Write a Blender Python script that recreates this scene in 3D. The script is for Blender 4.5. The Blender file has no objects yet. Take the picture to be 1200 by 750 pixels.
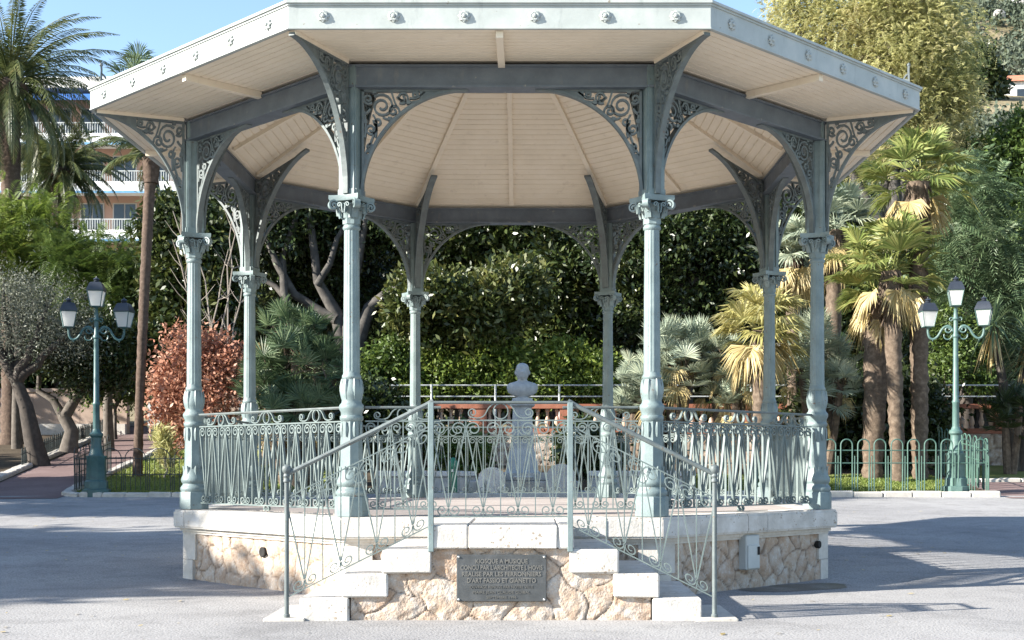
import bpy, math, random
import numpy as np
from mathutils import Vector, Matrix, noise as mnoise
R = math.radians
rnd = random.Random(7)
rng = np.random.default_rng(11)
scene = bpy.context.scene
col = scene.collection
T = math.tan(R(22.5))
EYE = 1.37; CX = 0.278; DY = 16.92; F = 1520.0

# ---------------------------------------------------------------- helpers
def smooth(a, b, x):
    t = min(1, max(0, (x-a)/(b-a))); return t*t*(3-2*t)

def gh(x, y):
    """height of the ground"""
    d = y + DY
    if d < 14.9: return 0.0
    if d < 32.3: return .03*(d-14.9)
    z = .522
    left = z + .1*(min(d, 56)-32.3)
    mid = z + .1*(min(d, 40.2)-32.3)
    if d > 40.2: mid += 1.0*smooth(40.2, 40.8, d) + .03*(min(d, 56)-40.2)
    w = smooth(-9.5, -7.0, x)
    z = left*(1-w) + mid*w
    if d > 56:
        z += .08*(min(d, 140)-56)
        a = x/d
        f = smooth(.14, .31, a)
        dd = min(d, 620)
        z += f*(.345*(dd-56)+.16*max(0, dd-205))
        z += f*3.0*mnoise.noise((x*.03, y*.03, 0))*smooth(60, 120, d)
    return z

def W(px, py, d):
    return Vector(((px-620)/F*d+CX, d-DY, EYE+(543-py)*d/F))

def tag(o, label=None, cat=None, group=None, kind=None):
    if label: o['label'] = label
    if cat: o['category'] = cat
    if group: o['group'] = group
    if kind: o['kind'] = kind
    return o

def empty(name, loc=(0, 0, 0), rz=0, parent=None):
    o = bpy.data.objects.new(name, None); col.objects.link(o)
    o.location = loc; o.rotation_euler = (0, 0, rz)
    if parent: o.parent = parent
    return o

def copy_tree(o, parent=None):
    c = o.copy(); col.objects.link(c)
    if parent: c.parent = parent
    for ch in o.children: copy_tree(ch, c)
    return c

class MB:
    """collects shapes for one mesh"""
    def __init__(s): s.v = []; s.f = []; s.sm = []
    def add(s, vs, fs, smooth_=False):
        b = len(s.v); s.v += [tuple(v) for v in vs]
        for f in fs: s.f.append(tuple(i+b for i in f)); s.sm.append(smooth_)
    def box(s, x0, x1, y0, y1, z0, z1, M=None):
        vs = [(x0,y0,z0),(x1,y0,z0),(x1,y1,z0),(x0,y1,z0),(x0,y0,z1),(x1,y0,z1),(x1,y1,z1),(x0,y1,z1)]
        if M is not None: vs = [M @ Vector(v) for v in vs]
        s.add(vs, [(3,2,1,0),(4,5,6,7),(0,1,5,4),(1,2,6,5),(2,3,7,6),(3,0,4,7)])
    def cbox(s, x0, x1, y0, y1, z0, z1, c=.01, jit=0, M=None):
        """box with chamfered edges, edges a little worn"""
        vs = []; fs = []
        def pt(ix, iy, iz, axis):
            p = [x0 if ix < 0 else x1, y0 if iy < 0 else y1, z0 if iz < 0 else z1]
            for k, sg in enumerate((ix, iy, iz)):
                if k != axis: p[k] -= sg*c
            return p
        idx = {}
        for ix in (-1, 1):
            for iy in (-1, 1):
                for iz in (-1, 1):
                    for ax in range(3):
                        p = pt(ix, iy, iz, ax)
                        if jit: p = [q + rnd.uniform(-jit, jit) for q in p]
                        idx[(ix,iy,iz,ax)] = len(vs); vs.append(p)
        g = lambda *k: idx[k]
        for sx in (-1, 1):
            q = [g(sx,-1,-1,0), g(sx,1,-1,0), g(sx,1,1,0), g(sx,-1,1,0)]; fs.append(q if sx > 0 else q[::-1])
            q = [g(-1,sx,-1,1), g(-1,sx,1,1), g(1,sx,1,1), g(1,sx,-1,1)]; fs.append(q if sx > 0 else q[::-1])
            q = [g(-1,-1,sx,2), g(1,-1,sx,2), g(1,1,sx,2), g(-1,1,sx,2)]; fs.append(q if sx > 0 else q[::-1])
        for a in (-1, 1):
            for b in (-1, 1):
                q = [g(a,b,-1,0), g(a,b,1,0), g(a,b,1,1), g(a,b,-1,1)]; fs.append(q if a*b < 0 else q[::-1])
                q = [g(a,-1,b,0), g(a,1,b,0), g(a,1,b,2), g(a,-1,b,2)]; fs.append(q if a*b > 0 else q[::-1])
                q = [g(-1,a,b,1), g(1,a,b,1), g(1,a,b,2), g(-1,a,b,2)]; fs.append(q if a*b < 0 else q[::-1])
        for a in (-1, 1):
            for b in (-1, 1):
                for e in (-1, 1):
                    q = [g(a,b,e,0), g(a,b,e,1), g(a,b,e,2)]; fs.append(q if a*b*e > 0 else q[::-1])
        if M is not None: vs = [M @ Vector(v) for v in vs]
        s.add(vs, fs)
    def lathe(s, prof, n=24, cx=0, cy=0, rot=0, flute=None, sm=True, sx=1, sy=1):
        vs = []; fs = []
        for j, (r, z) in enumerate(prof):
            for i in range(n):
                a = rot + 2*math.pi*i/n
                rr = r*(flute(a, z) if flute else 1)
                vs.append((cx+rr*math.cos(a)*sx, cy+rr*math.sin(a)*sy, z))
        for j in range(len(prof)-1):
            for i in range(n):
                k = (i+1) % n
                fs.append((j*n+i, j*n+k, (j+1)*n+k, (j+1)*n+i))
        fs.append(tuple(range(n-1, -1, -1))); m = (len(prof)-1)*n
        fs.append(tuple(m+i for i in range(n)))
        s.add(vs, fs, sm)
    def tube(s, pts, radii, n=8, sm=True, wob=0):
        pts = [Vector(p) for p in pts]
        if not hasattr(radii, '__len__'): radii = [radii]*len(pts)
        up = Vector((0, 0, 1)); vs = []; fs = []
        t0 = (pts[1]-pts[0]).normalized()
        a = t0.cross(up if abs(t0.z) < .95 else Vector((1, 0, 0))).normalized()
        for j, p in enumerate(pts):
            t = (pts[min(j+1, len(pts)-1)]-pts[max(j-1, 0)])
            t = t.normalized() if t.length > 1e-9 else Vector((0,0,1))
            a = (a - t*a.dot(t)).normalized(); b = t.cross(a)
            for i in range(n):
                q = 2*math.pi*i/n
                r = radii[j]*(1+(rnd.uniform(-wob, wob) if wob else 0))
                vs.append(p + a*math.cos(q)*r + b*math.sin(q)*r)
        for j in range(len(pts)-1):
            for i in range(n):
                k = (i+1) % n
                fs.append((j*n+i, j*n+k, (j+1)*n+k, (j+1)*n+i))
        fs.append(tuple(range(n-1, -1, -1))); m = (len(pts)-1)*n
        fs.append(tuple(m+i for i in range(n)))
        s.add(vs, fs, sm)
    def ribbon(s, pts, w, dep, fmap):
        """flat bar following a 2D polyline; fmap(u, v, depth) -> 3D"""
        n = len(pts); vs = []; fs = []
        for j, (u, v) in enumerate(pts):
            a = pts[max(j-1, 0)]; b = pts[min(j+1, n-1)]
            tx, ty = b[0]-a[0], b[1]-a[1]; l = math.hypot(tx, ty) or 1
            nx, ny = -ty/l*w/2, tx/l*w/2
            for sg, dd in ((1, -1), (-1, -1), (-1, 1), (1, 1)):
                vs.append(fmap(u+sg*nx, v+sg*ny, dd*dep/2))
        for j in range(n-1):
            for i in range(4):
                k = (i+1) % 4
                fs.append((j*4+i, j*4+k, (j+1)*4+k, (j+1)*4+i))
        fs.append((3, 2, 1, 0)); m = (n-1)*4; fs.append((m, m+1, m+2, m+3))
        s.add(vs, fs)
    def side(s, a0, a1, z0, z1, k=None, y0=None, y1=None, g=0):
        """mitred octagon side piece with apothems a0 < a1 (local x outward); optional block limits as fractions"""
        def Y(a, t): return a*T*t
        t0 = -1 if y0 is None else y0; t1 = 1 if y1 is None else y1
        vs = []
        for z in (z0, z1):
            vs += [(a0, Y(a0, t0)+g, z), (a1, Y(a1, t0)+g, z), (a1, Y(a1, t1)-g, z), (a0, Y(a0, t1)-g, z)]
        M = Matrix.Rotation(0 if k is None else k*math.pi/4, 3, 'Z')
        s.add([M @ Vector(v) for v in vs], [(3,2,1,0),(4,5,6,7),(0,1,5,4),(1,2,6,5),(2,3,7,6),(3,0,4,7)])
    def build(s, name, mat, parent=None, angle=35, loc=None, rz=None):
        me = bpy.data.meshes.new(name)
        me.from_pydata(s.v, [], s.f)
        me.polygons.foreach_set('use_smooth', s.sm)
        me.update()
        if any(s.sm): me.set_sharp_from_angle(angle=R(angle))
        me.materials.append(mat)
        o = bpy.data.objects.new(name, me); col.objects.link(o)
        if parent: o.parent = parent
        if loc is not None: o.location = loc
        if rz is not None: o.rotation_euler = (0, 0, rz)
        return o

def quads_obj(name, V, mat, parent=None, nper=4):
    """V: (N, nper, 3) array of separate faces"""
    V = np.asarray(V, dtype=np.float32); N = V.shape[0]
    me = bpy.data.meshes.new(name)
    me.vertices.add(N*nper); me.vertices.foreach_set('co', V.reshape(-1))
    me.loops.add(N*nper); me.loops.foreach_set('vertex_index', np.arange(N*nper, dtype=np.int32))
    me.polygons.add(N); me.polygons.foreach_set('loop_start', np.arange(0, N*nper, nper, dtype=np.int32))
    try: me.polygons.foreach_set('loop_total', np.full(N, nper, dtype=np.int32))
    except Exception: pass
    me.update(calc_edges=True)
    me.materials.append(mat)
    o = bpy.data.objects.new(name, me); col.objects.link(o)
    if parent: o.parent = parent
    return o

# ---------------------------------------------------------------- materials
def nm(name):
    m = bpy.data.materials.new(name); m.use_nodes = True
    nt = m.node_tree; b = nt.nodes['Principled BSDF']
    return m, nt, b
def N(nt, t, **kw):
    n = nt.nodes.new(t)
    for k, v in kw.items():
        if k in n.inputs: n.inputs[k].default_value = v
        else: setattr(n, k, v)
    return n
def ramp(nt, stops):
    r = nt.nodes.new('ShaderNodeValToRGB'); e = r.color_ramp.elements
    while len(e) < len(stops): e.new(.5)
    for i, (p, c) in enumerate(stops):
        e[i].position = p; e[i].color = (*c, 1) if len(c) == 3 else c
    return r
def mixc(nt, a, b, f):
    m = nt.nodes.new('ShaderNodeMix'); m.data_type = 'RGBA'
    for sock, v in ((m.inputs[6], a), (m.inputs[7], b), (m.inputs[0], f)):
        if hasattr(v, 'is_linked') or hasattr(v, 'node'): nt.links.new(v, sock)
        elif isinstance(v, tuple): sock.default_value = (*v, 1)
        else: sock.default_value = v
    return m.outputs[2]
def bump(nt, b, h, st=.3, dist=.01):
    bp = N(nt, 'ShaderNodeBump', Strength=st, Distance=dist)
    nt.links.new(h, bp.inputs['Height']); nt.links.new(bp.outputs[0], b.inputs['Normal'])

def simple(name, c, rough=.6, var=.15, scale=6, bst=.15, bscale=60, c2=None, metal=0, stain=None):
    """coloured material with blotchy variation and grain"""
    m, nt, b = nm(name)
    tc = nt.nodes.new('ShaderNodeTexCoord')
    n1 = N(nt, 'ShaderNodeTexNoise', Scale=scale, Detail=6.0, Roughness=.65)
    nt.links.new(tc.outputs['Object'], n1.inputs['Vector'])
    lo = tuple(x*(1-var) for x in c); hi = c2 or tuple(min(1, x*(1+var)) for x in c)
    r = ramp(nt, [(.3, lo), (.5, c), (.72, hi)])
    nt.links.new(n1.outputs['Fac'], r.inputs[0])
    out = r.outputs[0]
    if stain:
        n3 = N(nt, 'ShaderNodeTexNoise', Scale=scale*2.7, Detail=8.0, Roughness=.7)
        mp = N(nt, 'ShaderNodeMapping'); mp.inputs['Scale'].default_value = (1, 1, .25)
        nt.links.new(tc.outputs['Object'], mp.inputs[0]); nt.links.new(mp.outputs[0], n3.inputs['Vector'])
        r3 = ramp(nt, [(.58, (0, 0, 0)), (.72, (1, 1, 1))])
        nt.links.new(n3.outputs['Fac'], r3.inputs[0])
        mu = N(nt, 'ShaderNodeMath', operation='MULTIPLY'); mu.inputs[1].default_value = stain[1]
        nt.links.new(r3.outputs[0], mu.inputs[0])
        out = mixc(nt, out, stain[0], mu.outputs[0])
    nt.links.new(out, b.inputs['Base Color'])
    b.inputs['Roughness'].default_value = rough; b.inputs['Metallic'].default_value = metal
    if bst:
        n2 = N(nt, 'ShaderNodeTexNoise', Scale=bscale, Detail=5.0)
        nt.links.new(tc.outputs['Object'], n2.inputs['Vector'])
        bump(nt, b, n2.outputs['Fac'], bst, .006)
    return m

def leafm(name, cols, transl=.25, rough=.5, spec=.4, scale=.5):
    m, nt, b = nm(name)
    g = nt.nodes.new('ShaderNodeNewGeometry'); tc = nt.nodes.new('ShaderNodeTexCoord')
    n1 = N(nt, 'ShaderNodeTexNoise', Scale=scale, Detail=3.0)
    nt.links.new(tc.outputs['Object'], n1.inputs['Vector'])
    ad = N(nt, 'ShaderNodeMath', operation='MULTIPLY_ADD'); ad.inputs[1].default_value = .55
    nt.links.new(g.outputs['Random Per Island'], ad.inputs[0])
    mu = N(nt, 'ShaderNodeMath', operation='MULTIPLY_ADD'); mu.inputs[1].default_value = 1.3; mu.inputs[2].default_value = -.42
    nt.links.new(n1.outputs['Fac'], mu.inputs[0]); nt.links.new(mu.outputs[0], ad.inputs[2])
    r = ramp(nt, [(i/(len(cols)-1), c) for i, c in enumerate(cols)])
    nt.links.new(ad.outputs[0], r.inputs[0])
    nt.links.new(r.outputs[0], b.inputs['Base Color'])
    b.inputs['Roughness'].default_value = rough; b.inputs['Specular IOR Level'].default_value = spec
    if transl:
        t = nt.nodes.new('ShaderNodeBsdfTranslucent'); nt.links.new(r.outputs[0], t.inputs['Color'])
        mx = nt.nodes.new('ShaderNodeMixShader'); mx.inputs[0].default_value = transl
        nt.links.new(b.outputs[0], mx.inputs[1]); nt.links.new(t.outputs[0], mx.inputs[2])
        nt.links.new(mx.outputs[0], nt.nodes['Material Output'].inputs[0])
    return m

M = {}
M['paint'] = simple('blue_green_paint', (.158, .206, .207), .5, .24, 4, .25, 50, (.22, .268, .262), stain=((.125, .12, .10), .6))
M['paint_rail'] = simple('railing_paint', (.118, .152, .148), .55, .22, 7, .2, 70, (.165, .20, .19), stain=((.09, .08, .068), .4))
M['paint_dark'] = simple('slate_blue_paint', (.095, .115, .135), .55, .25, 4, .2, 40, (.125, .145, .165), stain=((.17, .165, .155), .55))
M['paint_iron'] = simple('ironwork_paint', (.105, .125, .125), .55, .2, 8, .2, 70, (.15, .175, .168), stain=((.09, .075, .065), .5))
M['fascia'] = simple('fascia_paint', (.36, .385, .365), .55, .14, 3, .15, 40, (.43, .44, .41), stain=((.23, .25, .24), .7))
M['cream'] = simple('cream_boards', (.75, .645, .495), .6, .06, 2.5, .12, 45, (.78, .68, .54), stain=((.52, .42, .32), .5))
M['roof'] = simple('zinc_roof', (.30, .31, .30), .5, .15, 3)
M['lime'] = simple('pale_limestone', (.50, .47, .43), .85, .2, 5, .8, 40, (.60, .575, .545), stain=((.33, .255, .185), .65))
def pitted(m, sc=26.0, th=.16, c=(.30, .25, .20)):
    nt = m.node_tree; b = nt.nodes['Principled BSDF']; tc = nt.nodes.new('ShaderNodeTexCoord')
    nz = N(nt, 'ShaderNodeTexNoise', Scale=7.0, Detail=4.0); v = N(nt, 'ShaderNodeTexVoronoi', Scale=sc)
    nt.links.new(tc.outputs['Object'], nz.inputs['Vector']); nt.links.new(tc.outputs['Object'], v.inputs['Vector'])
    k = N(nt, 'ShaderNodeMath', operation='MULTIPLY_ADD'); k.inputs[1].default_value = 1.6; k.inputs[2].default_value = -.72
    nt.links.new(nz.outputs['Fac'], k.inputs[0])
    lt = N(nt, 'ShaderNodeMath', operation='LESS_THAN'); nt.links.new(v.outputs['Distance'], lt.inputs[0]); nt.links.new(k.outputs[0], lt.inputs[1])
    src = b.inputs['Base Color'].links[0].from_socket
    nt.links.new(mixc(nt, src, c, lt.outputs[0]), b.inputs['Base Color'])
pitted(M['lime'])
M['limegrey'] = simple('grey_limestone', (.52, .48, .43), .85, .2, 6, .5, 60, (.62, .58, .53), stain=((.30, .26, .22), .6))
M['floor'] = simple('floor_concrete', (.36, .315, .29), .85, .12, 2, .3, 60, (.42, .37, .345), stain=((.25, .22, .2), .5))
M['white_iron'] = simple('white_railing_paint', (.40, .42, .41), .5, .15, 4)
M['marble'] = simple('bust_stone', (.30, .315, .32), .7, .2, 7, .4, 60, (.38, .39, .385), stain=((.34, .35, .34), .5))
M['monument'] = simple('monument_stone', (.36, .35, .33), .85, .25, 4, .5, 30, (.46, .43, .39), stain=((.28, .25, .22), .6))
M['bronze'] = simple('plaque_bronze', (.062, .066, .068), .5, .25, 8, .15, 90, (.09, .093, .095), metal=.1)
M['letters'] = simple('plaque_letters', (.135, .13, .118), .5, .1, 20)
M['steel'] = simple('bolt_steel', (.6, .6, .58), .3, .1, 10, metal=.8)
M['grey_box'] = simple('grey_box_paint', (.42, .44, .43), .5, .08, 6)
M['black'] = simple('dark_opening', (.015, .014, .013), .9, .2, 5)
M['lamp_green'] = simple('shaded_lamp_green', (.04, .095, .095), .45, .2, 6, .1, 40, (.06, .13, .125))  # darker lamp green, the left lamp's shade put into the colour
M['lamp_pale'] = simple('pale_green_paint', (.075, .135, .12), .5, .15, 5, .1, 40, (.11, .175, .155))
M['lamp_cap'] = simple('lantern_cap', (.025, .03, .04), .35, .2, 6)
M['fence_black'] = simple('black_iron', (.03, .04, .04), .5, .2, 6)
M['fence_green'] = simple('green_iron', (.055, .115, .09), .5, .2, 4, .1, 40, (.085, .155, .125))
M['glass'] = simple('opal_glass', (.80, .80, .78), .35, .03, 3, 0)
M['terracotta'] = simple('terracotta_paint', (.29, .105, .06), .8, .25, 3, .3, 40, (.36, .15, .09))
M['baluster'] = simple('baluster_stone', (.48, .33, .24), .8, .2, 6)
M['pinkwall'] = simple('pink_render', (.36, .27, .215), .9, .12, 1.2, .3, 30, (.42, .325, .265), stain=((.36, .27, .2), .5))
M['bollard'] = simple('bollard_green', (.012, .13, .07), .4, .1, 6)
M['bark'] = simple('grey_bark', (.095, .08, .066), .9, .35, 5, .9, 14, (.15, .13, .11))
M['bark_dark'] = simple('dark_bark', (.05, .04, .033), .9, .35, 5, .9, 14, (.085, .07, .057))
M['bark_pale'] = simple('pale_bark', (.062, .056, .05), .9, .4, 4, 1.0, 9, (.11, .10, .088))
M['palmbark'] = simple('palm_bark', (.085, .056, .04), .95, .4, 9, 1.0, 24, (.14, .10, .075))
M['fibre'] = simple('fan_palm_fibre', (.105, .075, .052), .95, .45, 8, 1.0, 26, (.19, .145, .105))
M['twig'] = simple('bare_twigs', (.28, .24, .20), .9, .25, 5)
M['bwhite'] = simple('building_white', (.74, .73, .70), .7, .05, .3, 0)
M['salmon'] = simple('building_salmon', (.40, .245, .185), .8, .06, .4, 0)
M['bgrey'] = simple('building_grey', (.42, .38, .35), .8, .06, .4, 0)
M['awning'] = simple('awning_blue', (.03, .15, .50), .7, .1, 1, 0)
M['awning_pale'] = simple('awning_pale_blue', (.10, .27, .46), .7, .15, 1, 0, c2=(.3, .45, .6))
M['window'] = simple('window_glass', (.03, .04, .05), .12, .2, 1, 0)
M['redroof'] = simple('roof_tiles', (.45, .17, .09), .8, .25, .8, .4, 8, (.55, .25, .15))
M['rock'] = simple('limestone_rock', (.30, .285, .26), .9, .25, .25, .8, 1.5, (.38, .36, .335))
M['kerb'] = simple('kerb_stone', (.46, .43, .385), .9, .2, 4, .6, 40, (.55, .52, .48), stain=((.35, .31, .26), .5))

def chips(m, c=(.13, .085, .06), sc=22.0, th=.66):
    nt = m.node_tree; b = nt.nodes['Principled BSDF']; tc = nt.nodes.new('ShaderNodeTexCoord')
    n1 = N(nt, 'ShaderNodeTexNoise', Scale=sc, Detail=5.0, Roughness=.6); nt.links.new(tc.outputs['Object'], n1.inputs['Vector'])
    r = ramp(nt, [(th, (0, 0, 0)), (th+.03, (1, 1, 1))]); nt.links.new(n1.outputs['Fac'], r.inputs[0])
    src = b.inputs['Base Color'].links[0].from_socket
    nt.links.new(mixc(nt, src, c, r.outputs[0]), b.inputs['Base Color'])
chips(M['paint']); chips(M['paint_iron']); chips(M['paint_dark'], (.22, .21, .19), 9.0, .66); chips(M['fascia'], (.22, .20, .16), 14.0, .67)
def translucent(m, f):
    nt = m.node_tree; b = nt.nodes['Principled BSDF']
    t = nt.nodes.new('ShaderNodeBsdfTranslucent'); t.inputs['Color'].default_value = (.85, .85, .83, 1)
    mx = nt.nodes.new('ShaderNodeMixShader'); mx.inputs[0].default_value = f
    nt.links.new(b.outputs[0], mx.inputs[1]); nt.links.new(t.outputs[0], mx.inputs[2])
    nt.links.new(mx.outputs[0], nt.nodes['Material Output'].inputs[0])
translucent(M['glass'], .65)

def ground_mat(name, c, c2, c3, sc=.6, gr=140, bst=.35, rough=.9, spk=0):
    m, nt, b = nm(name)
    tc = nt.nodes.new('ShaderNodeTexCoord')
    n1 = N(nt, 'ShaderNodeTexNoise', Scale=sc, Detail=7.0, Roughness=.6)
    n2 = N(nt, 'ShaderNodeTexNoise', Scale=gr, Detail=3.0)
    for n in (n1, n2): nt.links.new(tc.outputs['Object'], n.inputs['Vector'])
    r = ramp(nt, [(.32, c), (.5, c2), (.7, c3)]); nt.links.new(n1.outputs['Fac'], r.inputs[0])
    r2 = ramp(nt, [(.34, (.50, .50, .50)), (.52, (.95, .95, .95)), (.68, (1.0, 1.0, 1.0))]); nt.links.new(n2.outputs['Fac'], r2.inputs[0])
    mm = nt.nodes.new('ShaderNodeMix'); mm.data_type = 'RGBA'; mm.blend_type = 'MULTIPLY'; mm.inputs[0].default_value = 1
    nt.links.new(r.outputs[0], mm.inputs[6]); nt.links.new(r2.outputs[0], mm.inputs[7])
    out = mm.outputs[2]
    if spk:
        n4 = N(nt, 'ShaderNodeTexNoise', Scale=1.3, Detail=8.0, Roughness=.72, Distortion=.6); nt.links.new(tc.outputs['Object'], n4.inputs['Vector'])
        r4 = ramp(nt, [(.40, (.80, .80, .80)), (.52, (1, 1, 1)), (.62, (1, 1, 1)), (.70, (.72, .72, .71))]); nt.links.new(n4.outputs['Fac'], r4.inputs[0])
        m4 = nt.nodes.new('ShaderNodeMix'); m4.data_type = 'RGBA'; m4.blend_type = 'MULTIPLY'; m4.inputs[0].default_value = .8
        nt.links.new(out, m4.inputs[6]); nt.links.new(r4.outputs[0], m4.inputs[7]); out = m4.outputs[2]
        v = N(nt, 'ShaderNodeTexVoronoi', Scale=18.0); nt.links.new(tc.outputs['Object'], v.inputs['Vector'])
        lt = N(nt, 'ShaderNodeMath', operation='LESS_THAN'); lt.inputs[1].default_value = spk
        nt.links.new(v.outputs['Distance'], lt.inputs[0])
        out = mixc(nt, out, (.55, .53, .50), lt.outputs[0])
    nt.links.new(out, b.inputs['Base Color']); b.inputs['Roughness'].default_value = rough
    b.inputs['Specular IOR Level'].default_value = .25
    bump(nt, b, n2.outputs['Fac'], bst, .01)
    return m
M['asphalt'] = ground_mat('worn_asphalt', (.285, .276, .272), (.35, .338, .33), (.405, .392, .38), .35, 50, .8, spk=.09)
M['path'] = ground_mat('reddish_path', (.17, .115, .11), (.21, .145, .135), (.25, .18, .17), .8, 50, .3)
M['soil'] = ground_mat('garden_soil', (.05, .035, .022), (.075, .055, .035), (.11, .085, .055), .9, 20, .6)
M['lawn'] = ground_mat('lawn_turf', (.13, .15, .035), (.19, .21, .055), (.27, .25, .09), .8, 30, .6)
M['hillside'] = ground_mat('dry_hillside', (.10, .105, .05), (.22, .18, .10), (.33, .27, .17), .06, 2, .4)
M['grass'] = leafm('grass_blades', [(.11, .16, .03), (.20, .25, .06), (.30, .32, .10)], .4)

def stone_mat():
    m, nt, b = nm('rubble_stone')
    at = nt.nodes.new('ShaderNodeAttribute'); at.attribute_name = 'stone'
    tc = nt.nodes.new('ShaderNodeTexCoord')
    n1 = N(nt, 'ShaderNodeTexNoise', Scale=9.0, Detail=8.0, Roughness=.7)
    n2 = N(nt, 'ShaderNodeTexNoise', Scale=45.0, Detail=6.0)
    for n in (n1, n2): nt.links.new(tc.outputs['Object'], n.inputs['Vector'])
    sx = nt.nodes.new('ShaderNodeSeparateColor'); nt.links.new(at.outputs['Color'], sx.inputs[0])
    r = ramp(nt, [(0, (.33, .24, .175)), (.3, (.43, .34, .26)), (.6, (.40, .34, .29)), (.85, (.38, .25, .165)), (1, (.47, .42, .36))])
    nt.links.new(sx.outputs[0], r.inputs[0])
    r1 = ramp(nt, [(.34, (.28, .175, .11)), (.47, (.40, .30, .225)), (.56, (.46, .40, .35)), (.66, (.60, .565, .52))]); nt.links.new(n1.outputs['Fac'], r1.inputs[0])
    c = mixc(nt, r.outputs[0], r1.outputs[0], .6)
    c = mixc(nt, c, (.17, .12, .085), sx.outputs[1])
    nt.links.new(c, b.inputs['Base Color']); b.inputs['Roughness'].default_value = .9
    bump(nt, b, n2.outputs['Fac'], .7, .02)
    return m
M['rubble'] = stone_mat()

# leaves
M['lf_dark'] = leafm('dark_evergreen_leaves', [(.012, .022, .008), (.022, .038, .012), (.045, .065, .018), (.09, .10, .03)], .15, .35, .5, .7)
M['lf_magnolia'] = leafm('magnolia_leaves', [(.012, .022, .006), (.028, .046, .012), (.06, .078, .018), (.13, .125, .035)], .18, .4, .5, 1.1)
M['lf_sunmag'] = leafm('sunlit_magnolia_leaves', [(.02, .034, .008), (.048, .068, .016), (.10, .112, .03), (.20, .18, .06)], .22, .4, .5, 1.1)  # brighter copy of the magnolia leaves, sunlight put into the colour
M['lf_mid'] = leafm('mid_green_leaves', [(.03, .055, .012), (.06, .10, .022), (.10, .15, .03), (.16, .20, .05)], .3, .5, .4, .8)
M['lf_bright'] = leafm('bright_green_leaves', [(.05, .085, .012), (.10, .15, .025), (.17, .22, .04), (.24, .27, .06)], .35, .5, .4, .8)
M['lf_yellow'] = leafm('yellow_green_leaves', [(.28, .30, .12), (.42, .42, .18), (.55, .51, .25), (.60, .53, .34)], .55, .5, .3, .5)
M['lf_grey'] = leafm('olive_grey_leaves', [(.06, .07, .045), (.11, .12, .085), (.17, .18, .14), (.25, .25, .21)], .2, .6, .3, .8)
M['lf_copper'] = leafm('copper_leaves', [(.22, .085, .05), (.37, .165, .105), (.48, .25, .165), (.60, .40, .29)], .3, .5, .3, 1.2)
M['lf_palm'] = leafm('date_palm_leaflets', [(.032, .05, .018), (.068, .092, .03), (.125, .14, .048), (.22, .20, .085)], .25, .4, .5, 1.2)
M['lf_fan'] = leafm('fan_palm_blades', [(.085, .13, .035), (.17, .22, .06), (.30, .32, .11), (.48, .41, .14)], .35, .45, .4, 1.0)
M['lf_fan_dry'] = leafm('dry_fan_blades', [(.30, .22, .08), (.40, .31, .13), (.52, .42, .22), (.58, .50, .32)], .25, .55, .3, 1.2)
M['lf_gold'] = leafm('golden_fan_blades', [(.20, .22, .07), (.36, .34, .12), (.52, .47, .20), (.62, .57, .33)], .3, .5, .3, 1.0)
M['lf_blue'] = leafm('silver_fan_blades', [(.15, .20, .15), (.25, .30, .225), (.36, .40, .29), (.48, .48, .34)], .25, .5, .3, 1.0)
M['lf_deepfan'] = leafm('deep_green_fan_blades', [(.035, .065, .03), (.07, .115, .055), (.12, .17, .08), (.22, .26, .14)], .25, .5, .4, 1.0)
M['lf_hill'] = leafm('hill_wood_leaves', [(.05, .07, .045), (.075, .095, .065), (.10, .12, .085), (.14, .145, .11)], .1, .7, .2, .05)

# ---------------------------------------------------------------- camera, light, sky
cam = bpy.data.cameras.new('camera'); co = bpy.data.objects.new('camera', cam); col.objects.link(co)
co.location = (CX, -DY, EYE); co.rotation_euler = (R(90), 0, 0)
cam.sensor_width = 36; cam.lens = 36*F/1200; cam.shift_y = (543-375)/1200; cam.shift_x = -20/1200
cam.clip_end = 3000; cam.clip_start = .1
scene.camera = co
AZ = 19.5; EL = 25.0
sd = bpy.data.lights.new('sun', 'SUN'); so = bpy.data.objects.new('sun', sd); col.objects.link(so)
sd.energy = 5.0; sd.angle = R(.53); sd.color = (1, .95, .86)
ldir = Vector((math.cos(R(AZ))*math.cos(R(EL)), math.sin(R(AZ))*math.cos(R(EL)), -math.sin(R(EL))))
so.rotation_euler = ldir.to_track_quat('-Z', 'Y').to_euler(); so.location = (-20, -10, 20)
w = bpy.data.worlds.new('World'); scene.world = w; w.use_nodes = True
nt = w.node_tree; bg = nt.nodes['Background']
sky = nt.nodes.new('ShaderNodeTexSky'); sky.sky_type = 'NISHITA'; sky.sun_disc = False
sky.sun_elevation = R(EL)
sky.sun_rotation = math.atan2(-ldir.x, -ldir.y)   # azimuth from +Y, clockwise seen from above
sky.air_density = 1.0; sky.dust_density = .3; sky.ozone_density = 1.6
nt.links.new(sky.outputs[0], bg.inputs['Color']); bg.inputs['Strength'].default_value = .105
vs = scene.view_settings; vs.view_transform = 'Standard'; vs.look = 'None'; vs.gamma = 1; vs.use_curve_mapping = False
vs.exposure = 1.68
scene.cycles.max_bounces = 8

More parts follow.
